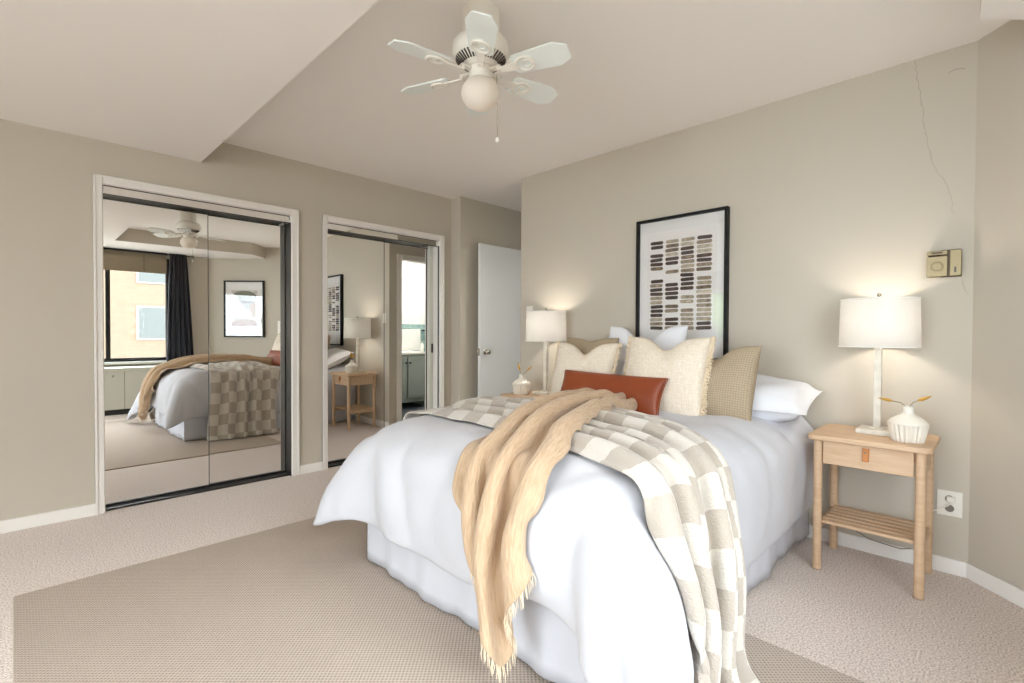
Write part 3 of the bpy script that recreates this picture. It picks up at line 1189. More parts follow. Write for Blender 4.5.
# comforter: 2.31 x 2.36 m sheet let down on the mattress
NU, NV = 78, 80
cx_ = np.linspace(0.82, 3.06, NU)
cy_ = np.linspace(0.36, 2.58, NV)
GX, GY = np.meshgrid(cx_, cy_, indexing='ij')
# the near foot corner is pulled long, the hem beside it rides up
ci, cj = np.arange(NU)[:, None], np.arange(NV)[None, :]
wc_ = np.clip(1 - ci / 16, 0, 1) * np.clip(1 - cj / 16, 0, 1)
GX = GX - 0.13 * wc_ + 0.055 * np.exp(-((GY - 1.08) / 0.13) ** 2) * np.clip(1 - ci / 16, 0, 1)
GY = GY - 0.13 * wc_
# the far foot corner is rounded off
cf = NV - 1 - cj
wl_ = np.clip(1 - ci / 18, 0, 1) * np.clip(1 - cf / 18, 0, 1)
GX = GX + 0.05 * wl_
GY = GY - 0.05 * wl_
UVc = np.stack([GX, GY], -1)
P0 = np.stack([GX, GY, np.full_like(GX, 0.72)], -1)
bc = bed_collide(0.010)


def comf_collide(P, fin):
    P, h = bc(P, fin)
    return P, h


cl = Cloth(P0, UVc, bend=0.22, compress=0.3, shear=0.5)
ids = np.arange(NU * NV).reshape(NU, NV)
pin_idx = [ids[-1, j] for j in range(NV)] 
pin_tgt = [P0[-1, j] * [1, 1, 0] + [0, 0, 0.68] for j in range(NV)]
inner = [(k, t) for k, t in zip(pin_idx, pin_tgt) if 0.80 < t[1] < 2.15]
# the stiff corners hold out diagonally
extra = []


def corner_fan(gid, ridge, foot, side, nf, ns_, w):
    """soft guides for a flared corner: ruled surfaces from its ridge to the foot drop and to the side drop"""
    ridge = np.array(ridge)
    rk = np.linspace(0, 14, len(ridge))
    rp = [np.array([np.interp(m, rk, ridge[:, k]) for k in range(3)]) for m in range(15)]
    cen = np.array([1.7, 1.47, 0.3])
    for m in range(14):
        F = np.array(foot) + np.array([0.05 * (m / 14) ** 2, 0, 0.029 * m * (1 - 0.12 * m / 14)])
        Sd = np.array(side) + np.array([0, (0.05 if cen[1] > side[1] else -0.05) * (m / 14) ** 2, 0.029 * m * (1 - 0.12 * m / 14)])
        fade = w * (1 - m / 15)
        extra.append((gid(m, m), rp[m], min(1, 2.2 * fade)))
        for j in range(m + 1, nf):
            t = (j - m) / (nf - m)
            p = rp[m] * (1 - t) + F * t
            p = p + np.array([-0.02, 0, 0]) * math.sin(math.pi * t)
            extra.append((gid(m, j), p, fade * (1 - 0.5 * t)))
        for i in range(m + 1, ns_):
            t = (i - m) / (ns_ - m)
            p = rp[m] * (1 - t) + Sd * t
            p = p + np.array([0, -0.015 if cen[1] > side[1] else 0.015, 0]) * math.sin(math.pi * t)
            extra.append((gid(i, m), p, fade * (1 - 0.5 * t)))


corner_fan(lambda i, j: ids[i, NV - 1 - j],
           [(1.03, 2.354, 0.180), (1.076, 2.311, 0.315), (1.139, 2.251, 0.468), (1.222, 2.171, 0.61), (1.30, 2.09, 0.66)],
           (1.155, 2.07, 0.262), (1.32, 2.228, 0.262), 18, 18, 0.25)
corner_fan(lambda i, j: ids[i, j],
           [(0.985, 0.455, 0.03), (1.05, 0.535, 0.22), (1.12, 0.63, 0.42), (1.205, 0.74, 0.57), (1.31, 0.86, 0.65)],
           (1.165, 0.925, 0.30), (1.38, 0.72, 0.25), 21, 19, 0.10)
pi = np.array([k for k, t in inner] + [e[0] for e in extra])
pt = np.array([t for k, t in inner] + [e[1] for e in extra])
pw = np.array([1.0] * len(inner) + [e[2] for e in extra])[:, None]
cl.pin = (pi, pt, pw)
PC = cl.run(150, comf_collide, iters=22, mu=0.25)
PC = blur(PC, 2)
Nc = grid_normals(PC)
tuft = np.zeros((NU, NV))
for a in np.arange(0.85, 3.1, 0.36):
    for b in np.arange(0.40, 2.7, 0.36):
        tuft -= 0.016 * np.exp(-((GX - a) ** 2 + (GY - b) ** 2) / 0.0022)
tuft += 0.010 * np.abs(np.sin((GX - 0.85) * math.pi / 0.36) * np.sin((GY - 0.40) * math.pi / 0.36))
wr = 0.004 * np.sin(GX * 23 + 3 * np.sin(GY * 9)) * np.sin(GY * 17 + 2 * np.sin(GX * 7))
edge = 0.03 * np.minimum(ci, np.minimum(cj, NV - 1 - cj))
ease = np.clip(edge / 0.06, 0, 1)
PCd = PC + Nc * ((tuft + wr + 0.012) * ease)[..., None]
comf = grid_object('comforter', PCd, duvet_m, thick=0.026, sub=1)
tag(comf, 'plump white comforter spread over the bed and flaring at the foot corners', 'comforter')


def mesh_bvh(P):
    nu, nv = P.shape[:2]
    i_ = np.arange(nu * nv).reshape(nu, nv)
    f = np.stack([i_[:-1, :-1], i_[1:, :-1], i_[1:, 1:], i_[:-1, 1:]], -1).reshape(-1, 4)
    return BVHTree.FromPolygons([Vector(p) for p in P.reshape(-1, 3)], f.tolist())


bvh_c = mesh_bvh(PCd)


def push_bvh(P, bvh, off, reach):
    hit = np.zeros(len(P), bool)
    for i in range(len(P)):
        loc, nor, k, d = bvh.find_nearest(P[i], reach)
        if loc is None:
            continue
        s = (Vector(P[i]) - loc).dot(nor)
        if s < off:
            side = (Vector(P[i]) - loc)
            if s >= 0 and (side - nor * s).length > 0.02:
                continue
            P[i] = loc + nor * off
            hit[i] = True
    return P, hit


def throw_collide(layers, skirt_off=0.03):
    def f(P, fin):
        P, h = push_box(P, (1.20, 0.755, -0.5), (3.6, 2.185, 0.66), 0.02, skirt_off)
        if fin:
            for bvh, off in layers:
                P, h2 = push_bvh(P, bvh, off, 0.09)
                h = h | h2
        P, h3 = push_floor(P, 0.02)
        return P, h | h3
    return f


def path_resample(pts, n):
    pts = np.array(pts, float)
    d = np.concatenate([[0], np.cumsum(np.linalg.norm(np.diff(pts[:, :3], axis=0), axis=1))])
    s = np.linspace(0, d[-1], n)
    return np.stack([np.interp(s, d, pts[:, k]) for k in range(pts.shape[1])], 1), d[-1]


def smooth_path(p, it):
    for _ in range(it):
        q = p.copy()
        q[1:-1] = 0.5 * p[1:-1] + 0.25 * (p[:-2] + p[2:])
        p = q
    return p


def accordion(path, n_s, n_w, flat_w, nfold, amp, seed, drift=0.25):
    """path rows: x,y,z, width-vector (wx,wy,wz), normal (nx,ny,nz), amplitude scale"""
    p, L = path_resample(path, n_s)
    p = smooth_path(p, 4)
    R = random.Random(seed)
    ph = [R.uniform(0, 6.28) for _ in range(8)]
    out = np.zeros((n_s, n_w, 3))
    uv = np.zeros((n_s, n_w, 2))
    for i in range(n_s):
        c, w, n, a = p[i, 0:3], p[i, 3:6], p[i, 6:9], p[i, 9]
        n = n / (np.linalg.norm(n) + 1e-9)
        s = i / (n_s - 1) * L
        for j in range(n_w):
            t = j / (n_w - 1)
            tt = t + 0.035 * math.sin(t * 7 + ph[0] + s * 0.9) + 0.018 * math.sin(t * 15 + ph[6] - s * 1.1)
            fold = math.sin(2 * math.pi * (nfold * tt + drift * 0.3 * math.sin(s * 1.7 + ph[1])) + ph[2]) + 0.35 * math.sin(2 * math.pi * nfold * 0.5 * tt + ph[3] + s * 2)
            fine = 0.32 * math.sin(2 * math.pi * nfold * 2.3 * tt + ph[4] + 2.2 * math.sin(s * 2.1 + ph[5]))
            side = 0.25 * math.cos(4 * math.pi * nfold * tt + 2 * ph[2])
            eg = min(1.0, min(t, 1 - t) / 0.09)
            out[i, j] = c + w * (t - 0.5) + n * (amp * a * (fold + 1.35 + fine) * (0.12 + 0.88 * eg)) + w / (np.linalg.norm(w) + 1e-9) * amp * a * side
            uv[i, j] = (t * flat_w, s)
    return out, uv, L


# checked blanket: across the bed, down to the floor on both sides
XW0 = np.array([1.0, 0, 0])
pth = []


def row(x, y, z, w, n, a, wy=0.0):
    pth.append([x, y, z, w, wy, 0, *n, a])


row(1.42, 0.50, 0.035, 0.36, (0, -0.3, 1), 0.7)
row(1.42, 0.60, 0.045, 0.35, (0, -0.8, 0.5), 1.0)
row(1.41, 0.64, 0.15, 0.34, (0, -1, 0), 1.3)
row(1.41, 0.655, 0.30, 0.34, (0, -1, 0), 1.3)
row(1.43, 0.665, 0.50, 0.39, (0, -1, 0.1), 1.2)
row(1.49, 0.70, 0.66, 0.45, (0, -1, 0.6), 0.8)
row(1.56, 0.80, 0.705, 0.52, (0, -0.3, 1), 0.70)
row(1.66, 1.05, 0.715, 0.58, (0, 0, 1), 0.60)
row(1.76, 1.50, 0.712, 0.62, (0, 0, 1), 0.50)
row(1.80, 2.00, 0.690, 0.62, (0, 0, 1), 0.50)
row(1.80, 2.15, 0.635, 0.60, (0, 0.3, 1), 0.6)
row(1.78, 2.255, 0.54, 0.58, (0, 1, 0.5), 0.7)
row(1.75, 2.29, 0.45, 0.58, (0, 1, 0), 1.0)
row(1.74, 2.30, 0.20, 0.62, (0, 1, 0), 1.0)
row(1.73, 2.32, 0.05, 0.64, (0, 1, 0.3), 0.9)
row(1.73, 2.38, 0.035, 0.64, (0, 0.4, 1), 0.6)
KS, KW = 118, 52
# width runs so that length x width gives outward normals
for r_ in pth:
    r_[3] = -r_[3] if False else r_[3]
PB0, UVb, Lb = accordion(pth, KS, KW, 0.98, 5.0, 0.034, 11)
PB0 = PB0[:, ::-1]
UVb = UVb[:, ::-1]
cb_ = Cloth(PB0, UVb, bend=0.06, compress=0.15, shear=0.25)
PB = cb_.run(12, throw_collide([(bvh_c, 0.034)], 0.05), iters=5, mu=0.8, damp=0.8, g=3.0)
PB = blur(PB, 1)
blanket = grid_object('checked_blanket', PB, check_m, UVb, thick=0.010, sub=1)
tag(blanket, 'fleece blanket in cream and greige checks draped across the bed to the floor', 'blanket')
bvh_b = mesh_bvh(PB)

# beige gauze throw: from the pillows to the foot, hanging to a point
pth = []


def rowt(x, y, z, w, n, a, wx):
    pth.append([x, y, z, wx, w, 0, *n, a])


rowt(2.47, 1.50, 0.735, 0.16, (0, 0, 1), 0.55, 0.12)
rowt(2.30, 1.46, 0.740, 0.18, (0, 0, 1), 0.75, 0.12)
rowt(2.05, 1.41, 0.735, 0.20, (0, 0, 1), 0.9, 0.10)
rowt(1.75, 1.36, 0.735, 0.27, (0, 0, 1), 0.75, 0.07)
rowt(1.45, 1.27, 0.725, 0.32, (0, 0, 1), 0.65, 0.04)
rowt(1.27, 1.21, 0.710, 0.34, (-0.3, 0, 1), 0.65, 0.0)
rowt(1.13, 1.19, 0.66, 0.34, (-1, 0, 0.5), 0.8, 0.0)
rowt(1.10, 1.18, 0.50, 0.32, (-1, 0, 0), 1.0, 0.0)
rowt(1.09, 1.15, 0.30, 0.28, (-1, 0, 0), 1.0, 0.0)
rowt(1.085, 1.10, 0.14, 0.24, (-1, 0, 0), 1.0, 0.0)
TS, TW = 84, 40
PT0, UVt, Lt = accordion(pth, TS, TW, 0.80, 3.0, 0.030, 23)
# the hem is uneven: shorter at both sides, longest right of the middle
top_len = 1.42
for j in range(TW):
    t = j / (TW - 1)
    zt = float(np.interp(t, (0, 0.12, 0.34, 0.60, 0.80, 1.0), (0.40, 0.33, 0.13, 0.25, 0.38, 0.45)))
    fall = (0.66 - zt) / 0.52
    for i in range(TS):
        s = UVt[i, j, 1]
        if s > top_len:
            UVt[i, j, 1] = top_len + (s - top_len) * fall
            k = PT0[i, j, 2] - 0.66
            if k < 0:
                PT0[i, j, 2] = 0.66 + k * fall
PT0 = PT0[:, ::-1]
UVt = UVt[:, ::-1]
ct = Cloth(PT0, UVt, bend=0.05, compress=0.15, shear=0.25)
PT = ct.run(10, throw_collide([(bvh_c, 0.034), (bvh_b, 0.018)], 0.05), iters=5, mu=0.8, damp=0.8, g=3.0)
PT = blur(PT, 1)
throw = grid_object('gauze_throw', PT, muslin_m, UVt, thick=0.006, sub=1)
tag(throw, 'crinkled sand-beige gauze throw trailing from the pillows over the foot of the bed', 'throw')
fr_ = MB()
R = random.Random(5)


def strand(p, d, ln, r0=0.0016):
    p = Vector(p)
    d = Vector(d).normalized()
    k = Vector((R.uniform(-1, 1), R.uniform(-1, 1), R.uniform(-0.3, 0.3))) * ln * 0.25
    q = p + d * ln
    fr_.tube([p - d * 0.006, p + d * ln * 0.5 + k, q + k * 0.5 + Vector((0, 0, -0.2 * ln))], [r0, r0, r0 * 0.5], 4)


for j in range(TW - 1):
    for m_ in range(4):
        f_ = R.random()
        a = PT[-1, j] * (1 - f_) + PT[-1, j + 1] * f_
        d = PT[-1, j] - PT[-3, j]
        d = d / (np.linalg.norm(d) + 1e-9) + np.array([0, 0, -0.6])
        strand(a, d, R.uniform(0.02, 0.04))
part('fringe', fr_, fringe_m, throw)
fr_ = MB()
for j in range(TW - 1):
    for m_ in range(3):
        f_ = R.random()
        a = PT[0, j] * (1 - f_) + PT[0, j + 1] * f_
        d = PT[0, j] - PT[2, j]
        strand(a, d / (np.linalg.norm(d) + 1e-9), R.uniform(0.015, 0.03))
part('fringe', fr_, fringe_m, throw)

# ------------------------------------------------------------------ pillows


def pillow_mesh(w, h, t, chop=0.0, n=34, pinch=0.07, seed=0, wrinkle=0.004, flange=0.0):
    """two grid faces sewn at the seam; local x width, z height, y thickness; returns verts/faces/uv"""
    R = random.Random(seed)
    ph = [R.uniform(0, 6.28) for _ in range(10)]
    V, UVs, F = [], [], []
    idx = {}
    for side in (-1, 1):
        for i in range(n + 1):
            for j in range(n + 1):
                u, v_ = -1 + 2 * i / n, -1 + 2 * j / n
                rim = i in (0, n) or j in (0, n)
                if rim and side == 1:
                    idx[(side, i, j)] = idx[(-1, i, j)]
                    continue
                x = u * w / 2 * (1 - pinch * (1 - v_ * v_) * abs(u) ** 3)
                z = v_ * h / 2 * (1 - pinch * (1 - u * u) * abs(v_) ** 3)
                th = t / 2 * (max(0, 1 - u * u) ** 0.42) * (max(0, 1 - v_ * v_) ** 0.42)
                if flange:
                    k = min(1, max(0, (1 - max(abs(u), abs(v_))) / flange - 0.6))
                    th *= min(1, k + 0.08)
                if chop:
                    c = chop * math.exp(-(u / 0.34) ** 2) * max(0, (v_ + 0.6) / 1.6) ** 2
                    z -= c
                    th *= 1 - 0.45 * math.exp(-(u / 0.25) ** 2) * max(0, v_) ** 1.5
                if not rim:
                    th += wrinkle * (math.sin(u * 5 + ph[0] + 2 * math.sin(v_ * 3 + ph[1])) + math.sin(v_ * 6 + ph[2] + 1.5 * math.sin(u * 4 + ph[3]))) * (1 - max(abs(u), abs(v_)) ** 4)
                idx[(side, i, j)] = len(V)
                V.append((x, side * th, z))
                UVs.append((u * w / 2 + (0 if side < 0 else w), v_ * h / 2))
        for i in range(n):
            for j in range(n):
                q = [idx[(side, i, j)], idx[(side, i + 1, j)], idx[(side, i + 1, j + 1)], idx[(side, i, j + 1)]]
                F.append(q if side < 0 else q[::-1])
    return V, F, UVs


def pillow(name, label, cat, material, w, h, t, loc, lean, yaw=0.0, roll=0.0, chop=0.0, seed=0, fringe=None, group=None, pinch=0.07, wrinkle=0.004, flange=0.0, flat=False, piping=None):
    """front face looks along -X; lean = tilt of its top towards the wall (radians)"""
    V, F, UVs = pillow_mesh(w, h, t, chop, seed=seed, pinch=pinch, wrinkle=wrinkle, flange=flange)
    me = bpy.data.meshes.new(name)
    me.from_pydata(V, [], F)
    ul = me.uv_layers.new(name='UVMap')
    for l in me.loops:
        ul.data[l.index].uv = UVs[l.vertex_index]
    me.shade_smooth()
    me.materials.append(material)
    o = bpy.data.objects.new(name, me)
    COL.objects.link(o)
    md = o.modifiers.new('smooth', 'SUBSURF')
    md.levels = 1
    md.render_levels = 1
    # local -y faces the room (-X world): local x -> world -Y
    B = Matrix(((0, 1, 0), (-1, 0, 0), (0, 0, 1))).to_4x4()
    o.matrix_world = Matrix.Translation(loc) @ Matrix.Rotation(yaw, 4, 'Z') @ Matrix.Rotation(lean, 4, 'Y') @ Matrix.Rotation(roll, 4, 'X') @ B
    tag(o, label, cat, group)
    n = 34
    if fringe:
        R = random.Random(seed + 50)
        for sgn in (-1, 1):
            fm = MB()
            for k in range(150):
                v_ = -1 + 2 * (k + R.random()) / 150
                x = sgn * w / 2 * (1 - pinch * (1 - v_ * v_))
                z = v_ * h / 2
                ln = R.uniform(0.5, 1.0) * fringe
                p = Vector((x - sgn * 0.004, R.uniform(-0.004, 0.004), z))
                fm.tube([p, p + Vector((sgn * ln * 0.6, R.uniform(-0.008, 0.008), R.uniform(-0.008, 0.004))), p + Vector((sgn * ln, R.uniform(-0.01, 0.01), R.uniform(-0.016, 0.004)))], [0.0028, 0.003, 0.0018], 5)
            part('fringe', fm, fringe_m, o)
    if piping:
        pm = MB()
        loop = []
        for i in range(n):
            loop.append((i, 0))
        for j in range(n):
            loop.append((n, j))
        for i in range(n, 0, -1):
            loop.append((i, n))
        for j in range(n, 0, -1):
            loop.append((0, j))
        pts = []
        for i, j in loop:
            u, v_ = -1 + 2 * i / n, -1 + 2 * j / n
            pts.append((u * w / 2 * (1 - pinch * (1 - v_ * v_) * abs(u) ** 3), 0, v_ * h / 2 * (1 - pinch * (1 - u * u) * abs(v_) ** 3)))
        pm.tube(pts + pts[:1], 0.0035, 6)
        part('seam_edge', pm, piping, o)
    return o


# sleeping pillows lying flat by the wall
pillow('bed_pillow', 'white sleeping pillow lying flat behind the tan waffle pillow at the right of the bed', 'pillow', pillow_white_m, 0.68, 0.46, 0.21,
       (2.83, 1.0, 0.780), math.radians(80), yaw=math.radians(4), seed=1, pinch=0.05, flange=0.12, wrinkle=0.006)
pillow('bed_pillow.001', 'white sleeping pillow lying flat by the lamp at the left of the bed, mostly hidden', 'pillow', pillow_white_m, 0.66, 0.46, 0.19,
       (2.84, 1.92, 0.790), math.radians(66), seed=2, pinch=0.05, flange=0.12, wrinkle=0.006)
# upright white square behind the cream ones
pillow('euro_pillow', 'white square pillow standing behind the cream fringed pillows, only its two top corners showing', 'pillow', pillow_white_m, 0.56, 0.52, 0.17,
       (2.80, 1.62, 0.930), math.radians(14), seed=3, chop=0.17, pinch=0.04, wrinkle=0.006)
pillow('throw_pillow', 'tan waffle-weave pillow leaning beside the right cream pillow', 'pillow', waffle_m, 0.45, 0.42, 0.17,
       (2.58, 1.075, 0.870), math.radians(17), yaw=math.radians(-4), seed=4, chop=0.075, pinch=0.05, wrinkle=0.002)
pillow('throw_pillow.001', 'tan waffle-weave pillow hidden behind the left cream pillow', 'pillow', waffle_m, 0.43, 0.40, 0.15,
       (2.70, 1.97, 0.91), math.radians(16), seed=5, chop=0.02, pinch=0.05, wrinkle=0.002)
pillow('throw_pillow.002', 'cream linen fringed pillow at the left, behind the leather lumbar pillow end', 'pillow', cream_m, 0.46, 0.42, 0.16,
       (2.55, 1.895, 0.870), math.radians(17), yaw=math.radians(3), seed=6, chop=0.075, fringe=0.02, pinch=0.05)
pillow('throw_pillow.003', 'large cream linen pillow with shaggy fringed sides standing in the middle of the bed', 'pillow', cream_m, 0.49, 0.46, 0.17,
       (2.50, 1.315, 0.890), math.radians(16), yaw=math.radians(-2), seed=7, chop=0.075, fringe=0.032, pinch=0.04)
pillow('lumbar_pillow', 'long cognac brown leather lumbar pillow in front of the cream pillows', 'pillow', leather_m, 0.71, 0.215, 0.12,
       (2.36, 1.585, 0.795), math.radians(24), yaw=math.radians(-3), roll=math.radians(0.5), seed=8, pinch=0.045, wrinkle=0.003, piping=leather_m)

# ------------------------------------------------------------------ nightstands
ns = thing('nightstand', 'light birch nightstand with leather drawer pull beside the angled wall', 'nightstand', (2.868, 0.43, 0), 0, 'bedside nightstands')
tp = MB()
hx, hy, cr_ = 0.205, 0.23, 0.035
pts = []
for sx, sy, a0 in ((1, 1, 0), (-1, 1, 90), (-1, -1, 180), (1, -1, 270)):
    for k in range(7):
        a = math.radians(a0 + 15 * k)
        pts.append((sx * (hx - cr_) + cr_ * math.cos(a), sy * (hy - cr_) + cr_ * math.sin(a)))
tp.prism(pts, 0.625, 0.65)
part('tabletop', tp, wood_m, ns, bevel=0.006, seg=3)
for sx in (-1, 1):
    for sy in (-1, 1):
        part('leg', MB().lathe([(0.0, 0.002), (0.015, 0.002), (0.0185, 0.006), (0.0185, 0.625)], (sx * 0.162, sy * 0.19, 0), 24), wood_m, ns)
dw = part('drawer', MB().box(-0.173, -0.168, 0.515, -0.155, 0.168, 0.622), wood_m, ns, bevel=0.002)
pl = MB().box(-0.182, -0.012, 0.568, -0.1735, 0.012, 0.612).box(-0.188, -0.0115, 0.552, -0.181, 0.0115, 0.606)
pl_o = part('leather_pull', pl, tag_m, dw, bevel=0.003)
part('rivet', MB().lathe([(0.005, -0.188), (0.005, -0.191), (0.0, -0.192)], (0, 0, 0.596), 12, 'x'), brass_m, pl_o)
for sy in (-1, 1):
    part('side_panel', MB().box(-0.145, sy * 0.19 - 0.008, 0.515, 0.145, sy * 0.19 + 0.008, 0.622), wood_m, ns, bevel=0.002)
    part('side_rail', MB().box(-0.145, sy * 0.19 - 0.009, 0.187, 0.145, sy * 0.19 + 0.009, 0.222), wood_m, ns, bevel=0.003)
part('back_panel', MB().box(0.15, -0.17, 0.515, 0.165, 0.17, 0.622), wood_m, ns, bevel=0.002)
shf = MB()
for k in range(6):
    x = -0.15 + k * 0.052
    shf.box(x, -0.18, 0.222, x + 0.040, 0.18, 0.237)
part('shelf', shf, wood_m, ns, bevel=0.003)
ns2 = dup(ns, (2.87, 2.56, 0), 'light birch nightstand behind the bed, near the hall opening', 'bedside nightstands')

# ------------------------------------------------------------------ lamps
lp = thing('table_lamp', 'lit table lamp with white drum shade on the right nightstand, by the brass chime', 'lamp', (2.93, 0.425, 0.65), 0, 'bedside lamps')
part('base', MB().box(-0.075, -0.075, 0, 0.075, 0.075, 0.022).box(-0.03, -0.03, 0.022, 0.03, 0.03, 0.03), lampbase_m, lp, bevel=0.004)
part('column', MB().box(-0.0145, -0.0145, 0.03, 0.0145, 0.0145, 0.41), lampbase_m, lp, bevel=0.002)
part('harp', MB().tube([(0, 0, 0.41), (0, 0, 0.45), (0, 0.06, 0.49), (0, 0.065, 0.56), (0, 0.03, 0.63), (0, 0, 0.645), (0, -0.03, 0.63), (0, -0.065, 0.56), (0, -0.06, 0.49), (0, 0, 0.45)], 0.003, 6), chrome_m, lp)
sd = MB()
for (ra, rb, z0, z1) in ((0.160, 0.155, 0.415, 0.645),):
    n = 48
    A = [sd.bm.verts.new((ra * math.cos(2 * math.pi * k / n), ra * math.sin(2 * math.pi * k / n), z0)) for k in range(n)]
    B_ = [sd.bm.verts.new((rb * math.cos(2 * math.pi * k / n), rb * math.sin(2 * math.pi * k / n), z1)) for k in range(n)]
    for k in range(n):
        sd.bm.faces.new((A[k], A[(k + 1) % n], B_[(k + 1) % n], B_[k]))
so_ = part('lamp_shade', sd, lampshade_m, lp)
for r_, z in ((0.160, 0.416), (0.155, 0.644)):
    part('shade_rim', MB().torus(r_, 0.0025, Matrix.Translation((0, 0, z)), 48, 6), white_m, so_)
part('spider', MB().tube([(-0.155, 0, 0.64), (0.155, 0, 0.64)], 0.002, 6).tube([(0, -0.155, 0.64), (0, 0.155, 0.64)], 0.002, 6), chrome_m, so_)
part('finial', MB().lathe([(0.005, 0.645), (0.005, 0.655), (0.010, 0.662), (0.009, 0.670), (0.0, 0.676)], n=16), chrome_m, lp)
bulb_m = mat('bulb_frost', (0.9, 0.9, 0.88), 0.5)
bulb_m.node_tree.nodes['Principled BSDF'].inputs['Emission Color'].default_value = (1, 0.9, 0.76, 1)
bulb_m.node_tree.nodes['Principled BSDF'].inputs['Emission Strength'].default_value = 20
part('bulb', MB().ball((0, 0, 0.535), 0.028, 0.028, 0.036, 16, 10), bulb_m, lp)
lp2 = dup(lp, (2.93, 2.535, 0.65), 'lit table lamp with white drum shade on the left nightstand, near the hall', 'bedside lamps')
for y in (0.425, 2.535):
    point_light('lamp_bulb_light', (2.93, y, 0.65 + 0.54), 9.5, (1.0, 0.92, 0.83), 0.035)
# the right lamp's plugged-in cord
cd = MB().tube([(0.07, -0.02, 0.01), (0.13, -0.06, 0.02), (0.152, -0.11, -0.02), (0.15, -0.15, -0.15), (0.10, -0.185, -0.28), (0.10, -0.19, -0.36), (0.135, -0.225, -0.345), (0.155, -0.255, -0.325), (0.16, -0.262, -0.30)], 0.003, 8)
part('power_cord', cd, plate_m, lp)
part('plug', MB().box(0.148, -0.277, -0.312, 0.171, -0.247, -0.285), plate_m, lp, bevel=0.004)
cd2 = MB().tube([(0.167, 0.14, -0.46), (0.162, 0.11, -0.55), (0.155, 0.05, -0.575), (0.15, -0.02, -0.58), (0.152, -0.08, -0.585), (0.15, -0.12, -0.57)], 0.0022, 6)
part('trailing_wire', cd2, mat('grey_wire', srgb(110, 105, 98), 0.6), lp)

ol = thing('wall_outlet', 'white duplex outlet plate low on the wall beside the right nightstand', 'outlet', (XB, 0.168, 0.33))
part('plate', MB().box(-0.006, -0.046, -0.06, 0, 0.046, 0.06), plate_m, ol, bevel=0.003)
for z in (-0.022, 0.022):
    part('socket', MB().lathe([(0.0, -0.006), (0.017, -0.006), (0.017, -0.008), (0.0, -0.008)], (0, 0, z), 20, 'x').box(-0.0085, -0.008, z - 0.004, -0.0078, -0.005, z + 0.006), mat('socket_grey', srgb(120, 112, 104), 0.5), ol)
sw = thing('light_switch', 'cream light switch plate on the wall above the left lamp', 'light switch', (XB, 2.868, 1.30))
part('plate', MB().box(-0.006, -0.036, -0.058, 0, 0.036, 0.058), plate_m, sw, bevel=0.003)
part('toggle', MB().box(-0.016, -0.005, -0.004, -0.006, 0.005, 0.014), plate_m, sw, bevel=0.002)

# brass door chime / intercom
ic = thing('brass_chime', 'old square brass door chime mounted high on the wall by the corner', 'door chime', (XB, 0.20, 1.458))
part('body', MB().box(-0.045, -0.058, -0.062, 0, 0.012, 0.062), brassd_m, ic, bevel=0.002)
fp = part('front_plate', MB().box(-0.05, -0.012, -0.06, -0.0, 0.062, 0.034).box(-0.05, -0.012, 0.04, 0, 0.062, 0.06), brass_m, ic, bevel=0.002)
part('side_plate', MB().box(-0.049, -0.06, -0.06, 0, -0.02, 0.06), brass_m, ic, bevel=0.002)
dm = Matrix.Translation((-0.051, 0.024, -0.014)) @ Matrix.Rotation(math.pi / 2, 4, 'Y')
part('dial', MB().torus(0.022, 0.0022, dm, 28, 6).lathe([(0.0, -0.05), (0.016, -0.05), (0.015, -0.053), (0.0, -0.053)], (0, 0.024, -0.014), 20, 'x'), brass_m, ic)
part('slot', MB().box(-0.0505, -0.043, -0.045, -0.048, -0.036, -0.02), black_m, ic)
part('name_strip', MB().box(-0.0515, 0.005, 0.046, -0.05, 0.045, 0.054), brassd_m, ic)

# ------------------------------------------------------------------ vases with dried leaves


def rib(k, n, h):
    return 0.055 * math.cos(k * 2 * math.pi * 22 / n) * (1 if h < 0.078 else 0)


vs = thing('ribbed_vase', 'squat white vase with pleated ribs on the right nightstand', 'vase', (2.80, 0.295, 0.65), 0, 'bedside vases')
prof = [(0.0, 0.0), (0.052, 0.0), (0.056, 0.004), (0.062, 0.03), (0.070, 0.076), (0.0735, 0.080), (0.072, 0.085), (0.060, 0.098), (0.040, 0.112), (0.024, 0.122), (0.0195, 0.132), (0.0195, 0.155), (0.021, 0.158), (0.018, 0.158), (0.016, 0.14)]
part('body', MB().lathe(prof, n=132, rib=rib, cap=False), ceramic_m, vs)
vs2 = dup(vs, (2.79, 2.665, 0.65), 'squat white ribbed vase on the left nightstand beside the bed', 'bedside vases')


def stem(label, pts, leaf_len, leaf_w, group):
    t = thing('dried_stem', label, 'dried stem', pts[0], 0, group)
    p0 = Vector(pts[0])
    loc = [Vector(p) - p0 for p in pts]
    part('stalk', MB().tube(loc, 0.0016, 6), stem_m, t)
    d = (loc[-1] - loc[-2]).normalized()
    m = MB()
    prof = []
    for k in range(11):
        s = k / 10
        prof.append((leaf_w * (math.sin(math.pi * s ** 0.75) ** 0.9) * (1 - 0.35 * s) + 0.0005, s * leaf_len))
    M = Matrix.Translation(loc[-1] - d * 0.004) @ d.to_track_quat('Z', 'Y').to_matrix().to_4x4()
    rings = []
    for r_, h in prof:
        rings.append([m.bm.verts.new(M @ Vector((r_ * math.cos(2 * math.pi * k / 14), 0.55 * r_ * math.sin(2 * math.pi * k / 14), h))) for k in range(14)])
    for a, b in zip(rings, rings[1:]):
        for k in range(14):
            m.bm.faces.new((a[k], a[(k + 1) % 14], b[(k + 1) % 14], b[k]))
    m.bm.faces.new(rings[0])
    m.bm.faces.new(rings[-1])
    part('leaf', m, leaf_m, t)
    return t


